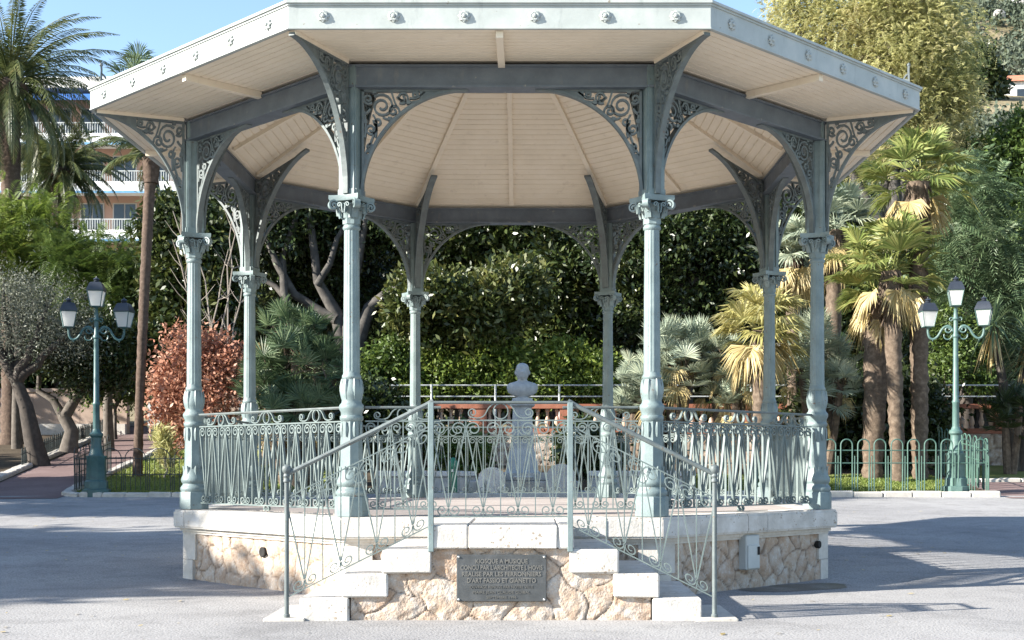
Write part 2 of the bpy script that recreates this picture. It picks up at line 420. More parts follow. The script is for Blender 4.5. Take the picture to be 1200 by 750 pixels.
# ---------------------------------------------------------------- ground
def drape(name, corners, nu, nv, off, mat, kind='structure', edge=0):
    """bilinear patch laid on the ground"""
    a, b, c, d = [Vector((*p, 0)) for p in corners]
    mb = MB(); vs = []
    for j in range(nv+1):
        for i in range(nu+1):
            u, v = i/nu, j/nv
            p = (a*(1-u)+b*u)*(1-v) + (d*(1-u)+c*u)*v
            if edge and (i in (0, nu) or j in (0, nv)): p += Vector((rnd.uniform(-edge, edge), rnd.uniform(-edge, edge), 0))
            vs.append((p.x, p.y, gh(p.x, p.y)+off))
    fs = [(j*(nu+1)+i, j*(nu+1)+i+1, (j+1)*(nu+1)+i+1, (j+1)*(nu+1)+i) for j in range(nv) for i in range(nu)]
    mb.add(vs, fs, True)
    o = mb.build(name, mat, angle=80); o['kind'] = kind
    return o
def DD(d): return d-DY

xs = sorted(set([-900, -500, -300, -200, -150, -120, -100, -80]+[x for x in range(-70, 72, 2)]+[80, 90]+list(range(100, 420, 14))+[500, 700, 1000]))
xs = [float(x) for x in xs]+[-9.5, -8.5, -7.5, -7.0]; xs.sort()
ys = [-400, -200, -100, -60, -40, -25] + [x*1.0 for x in range(-20, 23)] + [DD(40.2), DD(40.35), DD(40.5), DD(40.65), DD(40.8)] + [x for x in range(24, 46, 2)] + [50, 55, 60, 70] + list(range(80, 640, 14)) + [900, 1600]
ys = sorted(set(float(y) for y in ys))
mb = MB(); nx = len(xs)
vs_ = [(x, y, gh(x, y)) for y in ys for x in xs]
fs_ = [(j*nx+i, j*nx+i+1, (j+1)*nx+i+1, (j+1)*nx+i) for j in range(len(ys)-1) for i in range(nx-1)]
mb.add(vs_, fs_, True)
g = mb.build('ground', M['asphalt'], angle=80); g['kind'] = 'structure'
g.data.materials.append(M['hillside'])
mi = [1 if ys[j] > DD(57) else 0 for j in range(len(ys)-1) for i in range(nx-1)]
g.data.polygons.foreach_set('material_index', mi)
drape('garden_bed', [(-70, DD(32.6)), (-7.1, DD(32.6)), (-7.1, DD(58)), (-70, DD(58))], 40, 26, .004, M['soil'])
drape('garden_bed', [(-6.9, DD(33.2)), (70, DD(33.2)), (70, DD(40.1)), (-6.9, DD(40.1))], 40, 12, .004, M['soil'])
drape('garden_bed', [(-6.9, DD(41)), (70, DD(41)), (70, DD(58)), (-6.9, DD(58))], 40, 26, .006, M['soil'])
drape('path', [(-13.6, DD(31.3)), (-11.3, DD(31.8)), (-12.6, DD(57)), (-17.2, DD(57))], 4, 30, .010, M['path'])
drape('path', [(12.1, DD(31.8)), (17.5, DD(31.8)), (17.5, DD(35.5)), (12.1, DD(35.5))], 6, 6, .010, M['path'])
drape('lawn', [(-11.3, DD(32.55)), (-4.5, DD(32.55)), (-5.5, DD(46)), (-12.5, DD(46))], 14, 20, .03, M['lawn'])
drape('lawn', [(3.2, DD(32.7)), (11.75, DD(32.7)), (11.75, DD(37.2)), (3.2, DD(37.2))], 16, 10, .03, M['lawn'])
drape('lawn', [(12.4, DD(36)), (22, DD(36)), (22, DD(40)), (12.4, DD(40))], 10, 6, .012, M['lawn'])

def grass(name, corners, n, hgt, label, off=.03):
    a, b, c, d = [np.array(p) for p in corners]
    u = rng.random(n)[:, None]; v = rng.random(n)[:, None]
    p = (a*(1-u)+b*u)*(1-v) + (d*(1-u)+c*u)*v
    z = np.array([gh(x, y)+off for x, y in p])
    ang = rng.random(n)*6.283; wd = .018*(1+rng.random(n)); h_ = hgt*(.5+rng.random(n))
    lean = rng.normal(0, .35, (n, 2))*h_[:, None]
    V = np.zeros((n, 3, 3))
    V[:, 0, :2] = p + np.c_[np.cos(ang)*wd, np.sin(ang)*wd]; V[:, 0, 2] = z
    V[:, 1, :2] = p - np.c_[np.cos(ang)*wd, np.sin(ang)*wd]; V[:, 1, 2] = z
    V[:, 2, :2] = p + lean; V[:, 2, 2] = z + h_
    o = quads_obj(name, V, M['grass'], nper=3)
    tag(o, label, 'grass', kind='stuff')
grass('grass', [(-11.2, DD(32.6)), (-4.6, DD(32.6)), (-5.5, DD(45)), (-12.3, DD(45))], 26000, .055, 'short sunlit grass of the lawn behind the black fence')
grass('grass', [(3.3, DD(32.75)), (11.7, DD(32.75)), (11.7, DD(37)), (3.3, DD(37))], 24000, .055, 'short sunlit grass of the lawn behind the green hooped fence')

def kerb(name, pts, wd, hgt, seg=.55):
    mb = MB()
    for (x0, y0), (x1, y1) in zip(pts, pts[1:]):
        L = math.hypot(x1-x0, y1-y0); n = max(1, int(L/seg)); a = math.atan2(y1-y0, x1-x0)
        for i in range(n):
            t0, t1 = i/n, (i+1)/n
            xm, ym = x0+(x1-x0)*(t0+t1)/2, y0+(y1-y0)*(t0+t1)/2
            sl = (gh(x1, y1)-gh(x0, y0))/L
            Mx = Matrix.Translation((xm, ym, gh(xm, ym))) @ Matrix.Rotation(a, 4, 'Z') @ Matrix.Rotation(-math.atan(sl), 4, 'Y') @ Matrix.Rotation(rnd.uniform(-.02, .02), 4, 'Z')
            l2 = L/n/2-.006
            mb.cbox(-l2, l2, -wd/2, wd/2, -.15, hgt*rnd.uniform(.88, 1.08), .03, .008, Mx)
    o = mb.build(name, M['kerb']); o['kind'] = 'structure'
    return o
kerb('kerb', [(-4.0, DD(32.3)), (-10.9, DD(32.3)), (-11.35, DD(32.6)), (-11.45, DD(33.2)), (-12.6, DD(46))], .26, .13)
kerb('kerb', [(2.5, DD(32.35)), (12.0, DD(32.35))], .30, .15, .7)
kerb('kerb', [(-13.75, DD(31.6)), (-14.5, DD(36)), (-16.0, DD(46)), (-17.4, DD(57))], .30, .13)
kerb('kerb', [(12.1, DD(35.7)), (20, DD(35.9))], .25, .1)

M['wet'] = ground_mat('wet_asphalt', (.10, .10, .085), (.15, .145, .13), (.24, .235, .22), 2.5, 60, .2, .45)
sm0 = MB(); c0 = W(935, 690, 14.2); n0 = 40; vs = [(c0.x, c0.y+.1, .005)]
for i in range(n0):
    a = 2*math.pi*i/n0; k = 1+.28*mnoise.noise((math.cos(a)*1.5, math.sin(a)*1.5, 3))+.12*mnoise.noise((math.cos(a)*5, math.sin(a)*5, 9))
    u, v = .78*k*math.cos(a), .30*k*math.sin(a)
    vs.append((c0.x+u*.8-v*.6, c0.y+.1+u*.55+v*.8, .005))
sm0.add(vs, [(0, 1+i, 1+(i+1) % n0) for i in range(n0)]); o = sm0.build('wet_patch', M['wet']); o['kind'] = 'structure'

# ---------------------------------------------------------------- bandstand
RC = 4.0; AC = RC*math.cos(R(22.5)); ZF = .83; SX = .03
bs = empty('bandstand')
tag(bs, 'octagonal pale blue green iron bandstand with cream boarded roof on a stone plinth', 'bandstand')

def spiral(cx, cy, r, a0, turns, sgn=1, r1=.28, n=22):
    return [(cx+(r*(1-(1-r1)*t))*math.cos(R(a0)+sgn*2*math.pi*turns*t), cy+(r*(1-(1-r1)*t))*math.sin(R(a0)+sgn*2*math.pi*turns*t)) for t in [i/n for i in range(n+1)]]
def bez(p0, p1, p2, n=8):
    return [((1-t)**2*p0[0]+2*t*(1-t)*p1[0]+t*t*p2[0], (1-t)**2*p0[1]+2*t*(1-t)*p1[1]+t*t*p2[1]) for t in [i/n for i in range(n+1)]]

# columns: local +X points outward, origin on the axis at ground level
def col_flute(a, z):
    if 2.29 < z < 3.745: return 1-.055*max(0, math.cos(a*14))
    return 1
base_p = [(.172,.832),(.172,1.02),(.164,1.035)]
pm = MB()
pm.lathe(base_p, 8, rot=R(22.5), sm=False)
pm.lathe([(.150,1.035),(.158,1.055),(.160,1.08),(.148,1.10),(.134,1.115),(.132,1.13),(.148,1.15),(.153,1.175),(.147,1.20),(.130,1.235),(.118,1.275),(.112,1.31)], 32)
pm.lathe([(.118,1.31),(.116,1.34),(.106,1.80)], 8, rot=R(22.5), sm=False)
pm.lathe([(.108,1.80),(.120,1.82),(.120,1.845),(.108,1.86),(.110,1.89),(.126,1.92),(.130,1.945),(.122,1.965),(.104,1.985),(.100,2.01),(.112,2.05),(.117,2.09),(.113,2.14),(.098,2.20),(.088,2.225),(.098,2.24),(.098,2.26),(.086,2.28),(.084,2.31)], 32)
zs = [2.30]+[2.30+1.42*i/7 for i in range(1, 8)]+[3.74]
pm.lathe([(.086-.010*(z-2.3)/1.44, z) for z in zs], 84, flute=col_flute)
pm.lathe([(.078,3.74),(.090,3.755),(.090,3.775),(.080,3.79)], 24)
# leaf ring above the pedestal and on its foot
for i in range(8):
    a = 2*math.pi*i/8
    for (r0, z0, zt, bulge, wd) in ((.100, 2.02, 2.23, .018, .034), (.128, 1.21, 1.34, -.008, .04), (.108, 1.64, 1.79, .005, .034)):
        pts = [(r0+bulge*math.sin(math.pi*t), z0+(zt-z0)*t) for t in [k/5 for k in range(6)]]
        vs = []; 
        for k, (r_, z_) in enumerate(pts):
            hw = wd*math.sin(math.pi*(.12+.8*k/5))*.6
            for sgn in (-1, 0, 1):
                an = a + sgn*hw/r_
                rr = r_ + (.008 if sgn == 0 else -.004)
                vs.append((rr*math.cos(an), rr*math.sin(an), z_))
        fs = []
        for k in range(5):
            for q in range(2): fs.append((k*3+q, k*3+q+1, k*3+q+4, k*3+q+3))
        pm.add(vs, fs, True)
cproto = pm.build('column', M['paint'], bs, angle=40)
# capital
cm = MB()
cm.lathe([(.080,3.79),(.086,3.84),(.098,3.90),(.118,3.96),(.145,4.00)], 24)
for ring, (n, z0, z1, r0, out, off) in enumerate(((8, 3.80, 3.93, .084, .06, 0), (8, 3.86, 4.0, .092, .08, .5))):
    for i in range(n):
        a = 2*math.pi*(i+off)/n; vs = []; K = 7
        for k in range(K+1):
            t = k/K
            r_ = r0 + out*t**2.2; z_ = z0 + (z1-z0)*math.sin(t*2.1)/math.sin(1.57)
            hw = .042*(1-.75*t**3)
            for sgn in (-1, 0, 1):
                an = a + sgn*hw/r_; rr = r_ + (.010 if sgn == 0 else 0)
                vs.append((rr*math.cos(an), rr*math.sin(an), z_))
        fs = [(k*3+q, k*3+q+1, k*3+q+4, k*3+q+3) for k in range(K) for q in range(2)]
        cm.add(vs, fs, True)
for i in range(4):
    a = math.pi/4 + i*math.pi/2
    def mp(u, v, dd, a=a): return (u*math.cos(a)-dd*math.sin(a), u*math.sin(a)+dd*math.cos(a), v)
    cm.ribbon([(.115, 3.86), (.135, 3.93), (.158, 3.99)]+spiral(.192, 3.985, .052, 150, 1.6, -1, .15, 28), .018, .06, mp)
    a2 = i*math.pi/2
    def mp2(u, v, dd, a=a2): return (.155*math.cos(a)-u*math.sin(a)+dd*math.cos(a), .155*math.sin(a)+u*math.cos(a)+dd*math.sin(a), v)
    for sg in (-1, 1):
        cm.ribbon([(sg*.01, 3.90), (sg*.02, 3.96)]+[(sg*u, v) for u, v in spiral(.045, 3.98, .026, 180, 1.2, -1, .2, 18)], .010, .03, mp2)
# abacus with concave sides
ab = []
for i in range(4):
    for t in np.linspace(0, 1, 9)[:-1]:
        u = (t-.5)*2; a = i*math.pi/2
        rr = .155+.040*u*u
        x, y = rr, u*.195
        x, y = x*.84, y*.84
        ab.append((x*math.cos(a)-y*math.sin(a), x*math.sin(a)+y*math.cos(a)))
n = len(ab)
vs = [(x, y, 4.03) for x, y in ab]+[(x*1.04, y*1.04, 4.05) for x, y in ab]+[(x*1.04, y*1.04, 4.085) for x, y in ab]
fs = [tuple(range(n-1, -1, -1)), tuple(2*n+i for i in range(n))]+[(j*n+i, j*n+(i+1) % n, (j+1)*n+(i+1) % n, (j+1)*n+i) for j in range(2) for i in range(n)]
cm.add(vs, fs)
cm.build('capital', M['paint'], cproto, angle=50)
# square upper post with raised pilaster strips
um = MB(); s_ = .086
um.box(-s_, s_, -s_, s_, 4.085, 5.40)
for i in range(4):
    Mx = Matrix.Rotation(i*math.pi/2, 4, 'Z')
    um.box(s_, s_+.014, -s_*.98, -s_*.55, 4.09, 5.17, Mx); um.box(s_, s_+.014, s_*.55, s_*.98, 4.09, 5.17, Mx)
    um.box(s_, s_+.022, -s_*1.05, s_*1.05, 4.088, 4.15, Mx)
um.build('post', M['paint'], cproto)

def bracket(direction, off, a, b, ztop, shear=0, dep=.045, edge=.07, thick=.03, mat='paint'):
    """quarter-ellipse spandrel filled with scrolls"""
    bm = MB(); ca, sa = math.cos(direction), math.sin(direction)
    def mp(u, v, dd):
        r = off+u
        return (r*ca-dd*sa, r*sa+dd*ca, ztop-v+shear*u)
    arc = [(a*(1-math.cos(t)), b*(1-math.sin(t))) for t in [math.pi/2*i/28 for i in range(29)]]
    bm.ribbon(arc, thick, edge, mp)
    # webs that close the thin ends
    def web(t0, t1, horiz):
        pts = [(a*(1-math.cos(t)), b*(1-math.sin(t))) for t in [t0+(t1-t0)*i/10 for i in range(11)]]
        vs = []; 
        for (u, v) in pts:
            q = (u, 0.0) if horiz else (0.0, v)
            for dd in (-dep/2, dep/2): vs.append(mp(u, v, dd)); vs.append(mp(q[0], q[1], dd))
        fs = []
        for k in range(10):
            o = k*4
            fs += [(o, o+4, o+5, o+1), (o+2, o+3, o+7, o+6)]
        e = [(0, 1, 3, 2), (40, 42, 43, 41)]
        bm.add(vs, fs+e)
    web(math.pi/2*.70, math.pi/2*.985, True)
    web(math.pi/2*.02, math.pi/2*.26, False)
    bm.ribbon([(0.012, 0), (0.012, b)], .024, dep*1.2, mp)
    bm.ribbon([(0, .012), (a*.8, .012)], .024, dep*1.2, mp)
    k = min(a, b)
    def S(cx, cy, r, a0, turns, sg): return [(u*a, v*b) for u, v in spiral(cx, cy, r, a0, turns, sg, .22, 26)]
    sc = [S(.19,.155,.115,230,1.75,1), S(.385,.075,.058,120,1.6,-1), S(.085,.37,.060,300,1.6,1), S(.30,.20,.055,10,1.3,-1),
          S(.075,.54,.042,120,1.5,-1), S(.50,.045,.036,230,1.4,1), S(.06,.09,.048,40,1.4,1), S(.15,.30,.040,200,1.3,-1)]
    for q in sc: bm.ribbon(q, .021, dep, mp)
    P = lambda u, v: (u*a, v*b)
    for st in (bez(P(.02,.62), P(.12,.45), P(.13,.33)), bez(P(.13,.45), P(.16,.30), P(.105,.235)), bez(P(.55,.10), P(.42,.15), P(.33,.07)), bez(P(.34,.25), P(.26,.30), P(.20,.26)),
               bez(P(.60,.02), P(.52,.10), P(.45,.08)), bez(P(.03,.45), P(.05,.30), P(.02,.2)), bez(P(.28,.02), P(.30,.10), P(.33,.16)), bez(P(.0,.24), P(.06,.22), P(.08,.18))):
        bm.ribbon(st, .019, dep, mp)
    for (u, v) in ((.265,.275), (.12,.02), (.44,.12), (.035,.30)):
        bm.ribbon([(u*a-.02, v*b), (u*a+.02, v*b)], .04, dep*1.3, mp)
    return bm
for ang in (R(112.5), R(247.5)):
    bracket(ang, .105, 1.08, 1.09, 5.178).build('bracket', M['paint_iron'], cproto)
bracket(0, .112, 1.0, 1.31, 5.41, 0, .05, .06).build('bracket', M['paint_iron'], cproto)
bracket(math.pi, .112, .85, 1.22, 5.36, .45, .045, .10).build('bracket', M['paint_iron'], cproto)
for k in range(8):
    o = cproto if k == 0 else copy_tree(cproto, bs)
    a = R(22.5+45*k)
    o.location = (RC*math.cos(a), RC*math.sin(a), 0); o.rotation_euler = (0, 0, a)

# beams (with bottom flange), boarded soffit, fascias with rosettes
bm = MB(); bm.side(AC-.085, AC+.085, 5.20, 5.41); bm.side(AC-.11, AC+.11, 5.176, 5.20)
bm.side(AC-.10, AC+.10, 5.385, 5.409)
bproto = bm.build('beam', M['paint_dark'], bs)
RE = 5.17; AE = RE*math.cos(R(22.5))
fm = MB(); fm.side(AE-.045, AE, 5.445, 5.655)
fm.side(AE-.045, AE+.012, 5.655, 5.675); fm.side(AE-.06, AE+.03, 5.675, 5.70); fm.side(AE-.03, AE+.008, 5.438, 5.452)
fproto = fm.build('fascia', M['fascia'], bs)
rm = MB()
for i in range(8):
    a = 2*math.pi*i/8
    pts = [(0, 0, .006)]
    vs = [(.016, 0, .018), (.035, .017, .022), (.060, .0, .010), (.035, -.017, .022), (.016, 0, .002), (.05, .014, .0), (.05, -.014, .0)]
    Mx = Matrix.Rotation(R(90), 3, 'Y') @ Matrix.Rotation(a, 3, 'Z')
    q = [Mx @ Vector((x, y, z)) for x, y, z in vs]
    q = [(abs(v.x) if False else v.x, v.y, v.z) for v in q]
    rm.add(q, [(0, 1, 3), (1, 2, 3), (1, 5, 2), (2, 6, 3)])
# centre boss
for i in range(1):
    prof = [(.022, 0), (.022, .02), (.014, .034), (.002, .038)]
    t = MB(); t.lathe(prof, 12); rm.add([(z, x, y) for x, y, z in t.v], t.f, True)
rproto = rm.build('rosette', M['fascia'], fproto)
for i, yy in enumerate((-1.65, -.99, -.33, .33, .99, 1.65)):
    o = rproto if i == 0 else copy_tree(rproto, fproto)
    o.location = (AE+.001, yy, 5.555)
for k in range(1, 8):
    for pr in (bproto, fproto):
        o = copy_tree(pr, bs); o.rotation_euler = (0, 0, k*math.pi/4)

def boards(prof_fn, t0, t1, n, groove=.010, deep=.014, thick=.02):
    """tongue-and-groove boards running parallel to each side; prof_fn(t)->(apothem, z)"""
    mb = MB(); rows = []
    for i in range(n):
        a = t0+(t1-t0)*i/n; b = t0+(t1-t0)*(i+1)/n; g_ = (b-a)*.085
        rows += [(a+g_, 0), (b-g_, 0), (b-g_*.3, deep), (b+g_*.3, deep)]
    rows = rows[:-2]
    for k in range(8):
        Mx = Matrix.Rotation(k*math.pi/4, 3, 'Z'); vs = []
        for t, up in rows:
            ap, z = prof_fn(t)
            for sg in (-1, 1): vs.append(Mx @ Vector((ap, sg*ap*T, z+up)))
        fs = [(2*i, 2*i+1, 2*i+3, 2*i+2) for i in range(len(rows)-1)]
        mb.add(vs, fs)
    return mb
def soff(t): return (AC+(AE-.045-AC)*t, 5.447)
boards(soff, .01, 1.0, 11).build('soffit', M['cream'], bs)
ZA = 7.28
def ceil(t):
    return (AC*t, 5.415+(ZA-5.415)*(1-t**1.18))
boards(ceil, .03, .995, 38).build('ceiling', M['cream'], bs)
# ribs under ceiling and rafters under the soffit
def rib_mb(hip):
    mb = MB(); vs = []; wd = .035; n = 14; K = 1/math.cos(R(22.5)) if hip else 1
    for i in range(n+1):
        t = .03+(.965-.03)*i/n; ap, z = ceil(t); r = ap*K
        vs += [(r, -wd, z+.01), (r, wd, z+.01), (r, wd, z-.055), (r, -wd, z-.055)]
    fs = []
    for i in range(n):
        for q in range(4): fs.append((i*4+q, i*4+(q+1) % 4, i*4+4+(q+1) % 4, i*4+4+q))
    fs += [(0, 1, 2, 3), (n*4+3, n*4+2, n*4+1, n*4)]
    mb.add(vs, fs); return mb
h0 = rib_mb(True).build('rib', M['cream'], bs); h1 = rib_mb(False).build('rib', M['cream'], bs)
r0 = MB(); r0.box(AC+.09, AE-.06, -.035, .035, 5.375, 5.445); r0 = r0.build('rafter', M['cream'], bs)
r1 = MB(); r1.box(RC+.12, RE-.07, -.04, .04, 5.407, 5.446); r1 = r1.build('rafter', M['cream'], bs)
for k in range(8):
    for pr, a in ((h0, R(22.5+45*k)), (h1, R(45*k)), (r0, R(45*k)), (r1, R(22.5+45*k))):
        o = pr if k == 0 else copy_tree(pr, bs); o.rotation_euler = (0, 0, a)
bo = MB(); bo.lathe([(.02, 7.05), (.10, 7.10), (.16, 7.2), (.16, 7.27)], 16); bo.build('ceiling_boss', M['cream'], bs)
# roof shell
rf = MB(); vs = []; K = 12
for j in range(K+1):
    t = 1-j/K*.985; r = (RE+.03)*t; z = 5.70+1.95*(1-t**1.15)
    for i in range(8): a = R(22.5+45*i); vs.append((r*math.cos(a), r*math.sin(a), z))
fs = [(j*8+i, j*8+(i+1) % 8, j*8+8+(i+1) % 8, j*8+8+i) for j in range(K) for i in range(8)] + [tuple(K*8+i for i in range(8))]
b0 = len(vs)
for j in (0,):
    for i in range(8): a = R(22.5+45*i); vs.append(((RE-.2)*math.cos(a), (RE-.2)*math.sin(a), 5.695))
fs += [(i, b0+i, b0+(i+1) % 8, (i+1) % 8) for i in range(8)]
rf.add(vs, fs); rf.build('roof', M['roof'], bs)
# corner crests standing on the roof edge
km = MB()
def kmp(u, v, dd): return (RE-.10+dd*.3-u*.0, u, 5.71+v) if False else (RE-.12-u, dd, 5.712+v)
km.ribbon([(0, 0), (0, .14), (.004, .2), (0, .25)], .022, .03, kmp)
km.ribbon(spiral(.045, .055, .045, 180, 1.4, -1, .25, 18), .016, .03, kmp)
km.ribbon(bez((0, .16), (.05, .15), (.10, .0)), .016, .03, kmp)
km.ribbon(spiral(.13, .03, .03, 180, 1.3, -1, .25, 16), .014, .03, kmp)
km.lathe([(.004, 5.95), (.022, 5.965), (.018, 5.985), (.004, 6.0)], 8, cx=RE-.12)
kproto = km.build('roof_crest', M['paint_iron'], bs)
for k in range(8):
    o = kproto if k == 0 else copy_tree(kproto, bs); o.rotation_euler = (0, 0, R(22.5+45*k))

# ---- plinth
def vor_points(x0, x1, z0, z1, sp, seed):
    r = np.random.default_rng(seed); pts = []
    nx_ = int((x1-x0)/sp)+3; nz_ = int((z1-z0)/sp)+3
    for i in range(-1, nx_):
        for j in range(-1, nz_):
            pts.append((x0+(i+.5+(j % 2)*.5+r.uniform(-.42, .42))*sp, z0+(j+.5+r.uniform(-.38, .38))*sp))
    return np.array(pts)
def rubble(name, L, z0, z1, mapf, parent, sp=.27, seed=1, res=.018, depth=.030, top=None, m0=.016):
    """rubble masonry wall face with real relief: mapf(s, z, out) -> 3D; s from 0 to L"""
    nu, nv = max(2, int(L/res)), max(2, int((z1-z0)/res))
    S, Z = np.meshgrid(np.linspace(0, L, nu+1), np.linspace(z0, z1, nv+1))
    P = vor_points(0, L, z0, z1, sp, seed)
    s = S.ravel() + .02*np.sin(Z.ravel()*23+seed); z = Z.ravel() + .02*np.sin(S.ravel()*19+seed*2)
    D = np.hypot(s[:, None]-P[None, :, 0], (z[:, None]-P[None, :, 1])*1.08)
    idx = np.argsort(D, axis=1)[:, :2]
    r_ = np.arange(len(s)); d1 = D[r_, idx[:, 0]]; d2 = D[r_, idx[:, 1]]
    e = (d2-d1)/2
    stone = (idx[:, 0]*0.61803+seed*.37) % 1
    k = np.clip(e/m0, 0, 1); k = k*k*(3-2*k)
    dome = np.clip(e/(sp*.35), 0, 1)**.6
    out = depth*(.45*k+.55*dome*k)*(.6+.8*((stone*7.3) % 1))
    rough = np.array([mnoise.noise((a*14, b*14, seed)) for a, b in zip(s, z)])
    out = out + .010*rough*k
    vs = [mapf(a, b, c) for a, b, c in zip(S.ravel(), Z.ravel(), out)]
    nn = nu+1
    fs = [(j*nn+i, j*nn+i+1, (j+1)*nn+i+1, (j+1)*nn+i) for j in range(nv) for i in range(nu)]
    mb = MB(); mb.add(vs, fs, True)
    o = mb.build(name, M['rubble'], parent, angle=60)
    at = o.data.attributes.new('stone', 'FLOAT_COLOR', 'POINT')
    buf = np.zeros((len(vs), 4), dtype=np.float32); buf[:, 0] = stone; buf[:, 1] = 1-k; buf[:, 3] = 1
    at.data.foreach_set('color', buf.ravel())
    return o
RW = 4.08; AW = RW*math.cos(R(22.5)); HW = AW*T
plinth = MB()
for k in range(8): plinth.side(.2, AW-.02, -.3, .56, k)
pl = plinth.build('plinth', M['limegrey'], bs)
for k in range(8):
    a = k*math.pi/4; ca, sa = math.cos(a), math.sin(a)
    vis = k in (4, 5, 6, 7, 0)
    def mf(s, z, o, ca=ca, sa=sa): 
        u = s-HW; r = AW+o
        return (r*ca-u*sa, r*sa+u*ca, z)
    rubble('plinth_wall', 2*HW, -.1, .545, mf, bs, .24, 20+k, .02 if vis else .09, .026, m0=.012)
cpm = MB(); mlm = MB()
cuts = {5: [-1, -.86, -.5, .1, .55, 1], 7: [-1, -.62, -.1, .12, .62, 1], 6: [-1, -.6, -.2, .25, .65, 1]}
ACP = 4.24*math.cos(R(22.5))
for k in range(8):
    c = cuts.get(k, [-1, -.5, 0, .5, 1]); Mx = Matrix.Rotation(k*math.pi/4, 4, 'Z')
    for t0, t1 in zip(c, c[1:]):
        dz = rnd.uniform(-.004, .002); da = rnd.uniform(-.006, .004)
        # chamfered nose: three stacked slices with slightly different projection
        for (zz0, zz1, q) in ((.615, .635, -.012), (.635, .80, 0), (.80, .826+dz, -.014)):
            cpm.side(3.3, ACP+da+q, zz0, zz1, k, t0, t1, .003)
    mlm.side(3.5, AW+.075, .575, .612, k); mlm.side(3.5, AW+.05, .545, .575, k)
cpm.build('coping', M['lime'], bs); mlm.build('moulding', M['limegrey'], bs)
fl = MB(); vs = [(3.72*math.cos(R(22.5+45*i)), 3.72*math.sin(R(22.5+45*i)), z) for z in (.55, .83) for i in range(8)]
fl.add(vs, [tuple(8+i for i in range(8))]+[(i, (i+1) % 8, 8+(i+1) % 8, 8+i) for i in range(8)])
fl.build('floor', M['floor'], bs)
# dressed quoins at the plinth corners
for k in range(8):
    q = MB(); a = R(22.5+45*k)
    for (z0, z1, hw) in ((-.1, .24, .17), (.245, .544, .22)):
        for sg in (-1, 1):
            th = R(22.5)*sg
            ca, sa = math.cos(th), math.sin(th)
            # slab hugging each face next to the corner
            def mp(r, u): return (r*ca-u*sa, r*sa+u*ca)
            u0 = (AW+.045)*T*(-sg); u1 = u0+sg*hw*(1.25 if sg > 0 else .9)
            us = sorted((u0, u1))
            pts = [mp(AW-.05, us[0] if sg > 0 else us[0]), mp(AW+.045, us[0]), mp(AW+.045, us[1]), mp(AW-.05, us[1])]
            vs = [(x, y, z) for z in (z0, z1) for x, y in pts]
            q.add(vs, [(3,2,1,0),(4,5,6,7),(0,1,5,4),(1,2,6,5),(2,3,7,6),(3,0,4,7)])
    q.build('quoin', M['limegrey'], bs, rz=a)
def on_face(k, u, z, o=0):
    a = k*math.pi/4; r = AW+o
    return Vector((r*math.cos(a)-u*math.sin(a), r*math.sin(a)+u*math.cos(a), z))
hm = MB()
hm.lathe([(.050, -.03), (.058, .028), (.05, .034), (.01, .030)], 14, sm=False)
o = hm.build('drain_hole', M['black'], bs); o.location = on_face(5, .08, .40, .015)  # solid black disc, the shade inside the hole put into its colour
o.rotation_euler = (R(90), 0, R(225+90))
o = hm.build('wall_socket', M['black'], bs); o.location = on_face(7, HW-.2, .42, .04); o.rotation_euler = (R(90), 0, R(315+90)); o.scale = (.6, .8, 1)

# ---- landing, steps and their masonry
YF = -5.58
def block(mb, x0, x1, y0, y1, z0, z1, n=1):
    xs_ = np.linspace(x0, x1, n+1)
    for i in range(n):
        g_ = .002
        mb.cbox(xs_[i]+g_, xs_[i+1]-g_, y0+rnd.uniform(-.006, .006), y1, z0, z1, .014, .004)
ld = MB()
for x0, x1 in ((-.64, -.28), (-.28, .50), (.50, .64)) : block(ld, SX+x0, SX+x1, YF-.05, -3.99, .622, .832)
ld.build('landing', M['lime'], bs)
edges = [(.60, 1.035, .41, .62), (.98, 1.385, .20, .408), (1.32, 1.755, -.05, .198)]
for sg in (-1, 1):
    for (x0, x1, z0, z1) in edges:
        mb = MB(); xa, xb = sorted((SX+sg*x0, SX+sg*x1))
        block(mb, xa, xb, YF-.045-(.004 if x0 > .9 else 0), -4.0, z0, z1)
        mb.build('step', M['lime'], bs)
    mb = MB(); xa, xb = sorted((SX+sg*1.70, SX+sg*2.06))
    mb.cbox(xa, xb, YF-.10, -4.6, -.03, .026, .008, .004)
    mb.build('foot_slab', M['kerb'], bs)
core = MB()
core.box(SX-.59, SX+.59, YF+.04, -3.95, -.1, .615)
for sg in (-1, 1):
    for (x0, x1, zt) in ((.59, .97, .408), (.97, 1.31, .196)):
        xa, xb = sorted((SX+sg*x0, SX+sg*x1)); core.box(xa, xb, YF+.04, -3.95, -.1, zt)
core.build('landing_core', M['limegrey'], bs)
def wallpiece(xa, xb, z0, z1, seed, sp=.36):
    rubble('landing_wall', xb-xa, z0, z1, lambda s, z, o: (xa+s, YF+.01-o, z), bs, sp, seed, .012, .024, m0=.009)
X0 = SX-1.31
# one continuous masonry face stepped at both ends
def stepped(s):
    x = abs(s+X0-SX)
    return .624 if x < .62 else (.412 if x < .985 else .202)
def lw():
    L = 2.62; z0, z1 = -.05, .624; res = .012
    o = rubble('landing_wall', L, z0, z1, lambda s, z, o: (X0+s, YF+.012-o, z), bs, .33, 77, res, .020, m0=.007)
    # trim the mesh to the stepped outline
    me = o.data
    keep = []
    import bmesh
    b = bmesh.new(); b.from_mesh(me)
    dele = [f for f in b.faces if f.calc_center_median().z > stepped(f.calc_center_median().x-X0)]
    bmesh.ops.delete(b, geom=dele, context='FACES'); b.to_mesh(me); b.free(); me.update()
lw()
for sg in (-1, 1):     # side cheek of the lowest masonry
    pass

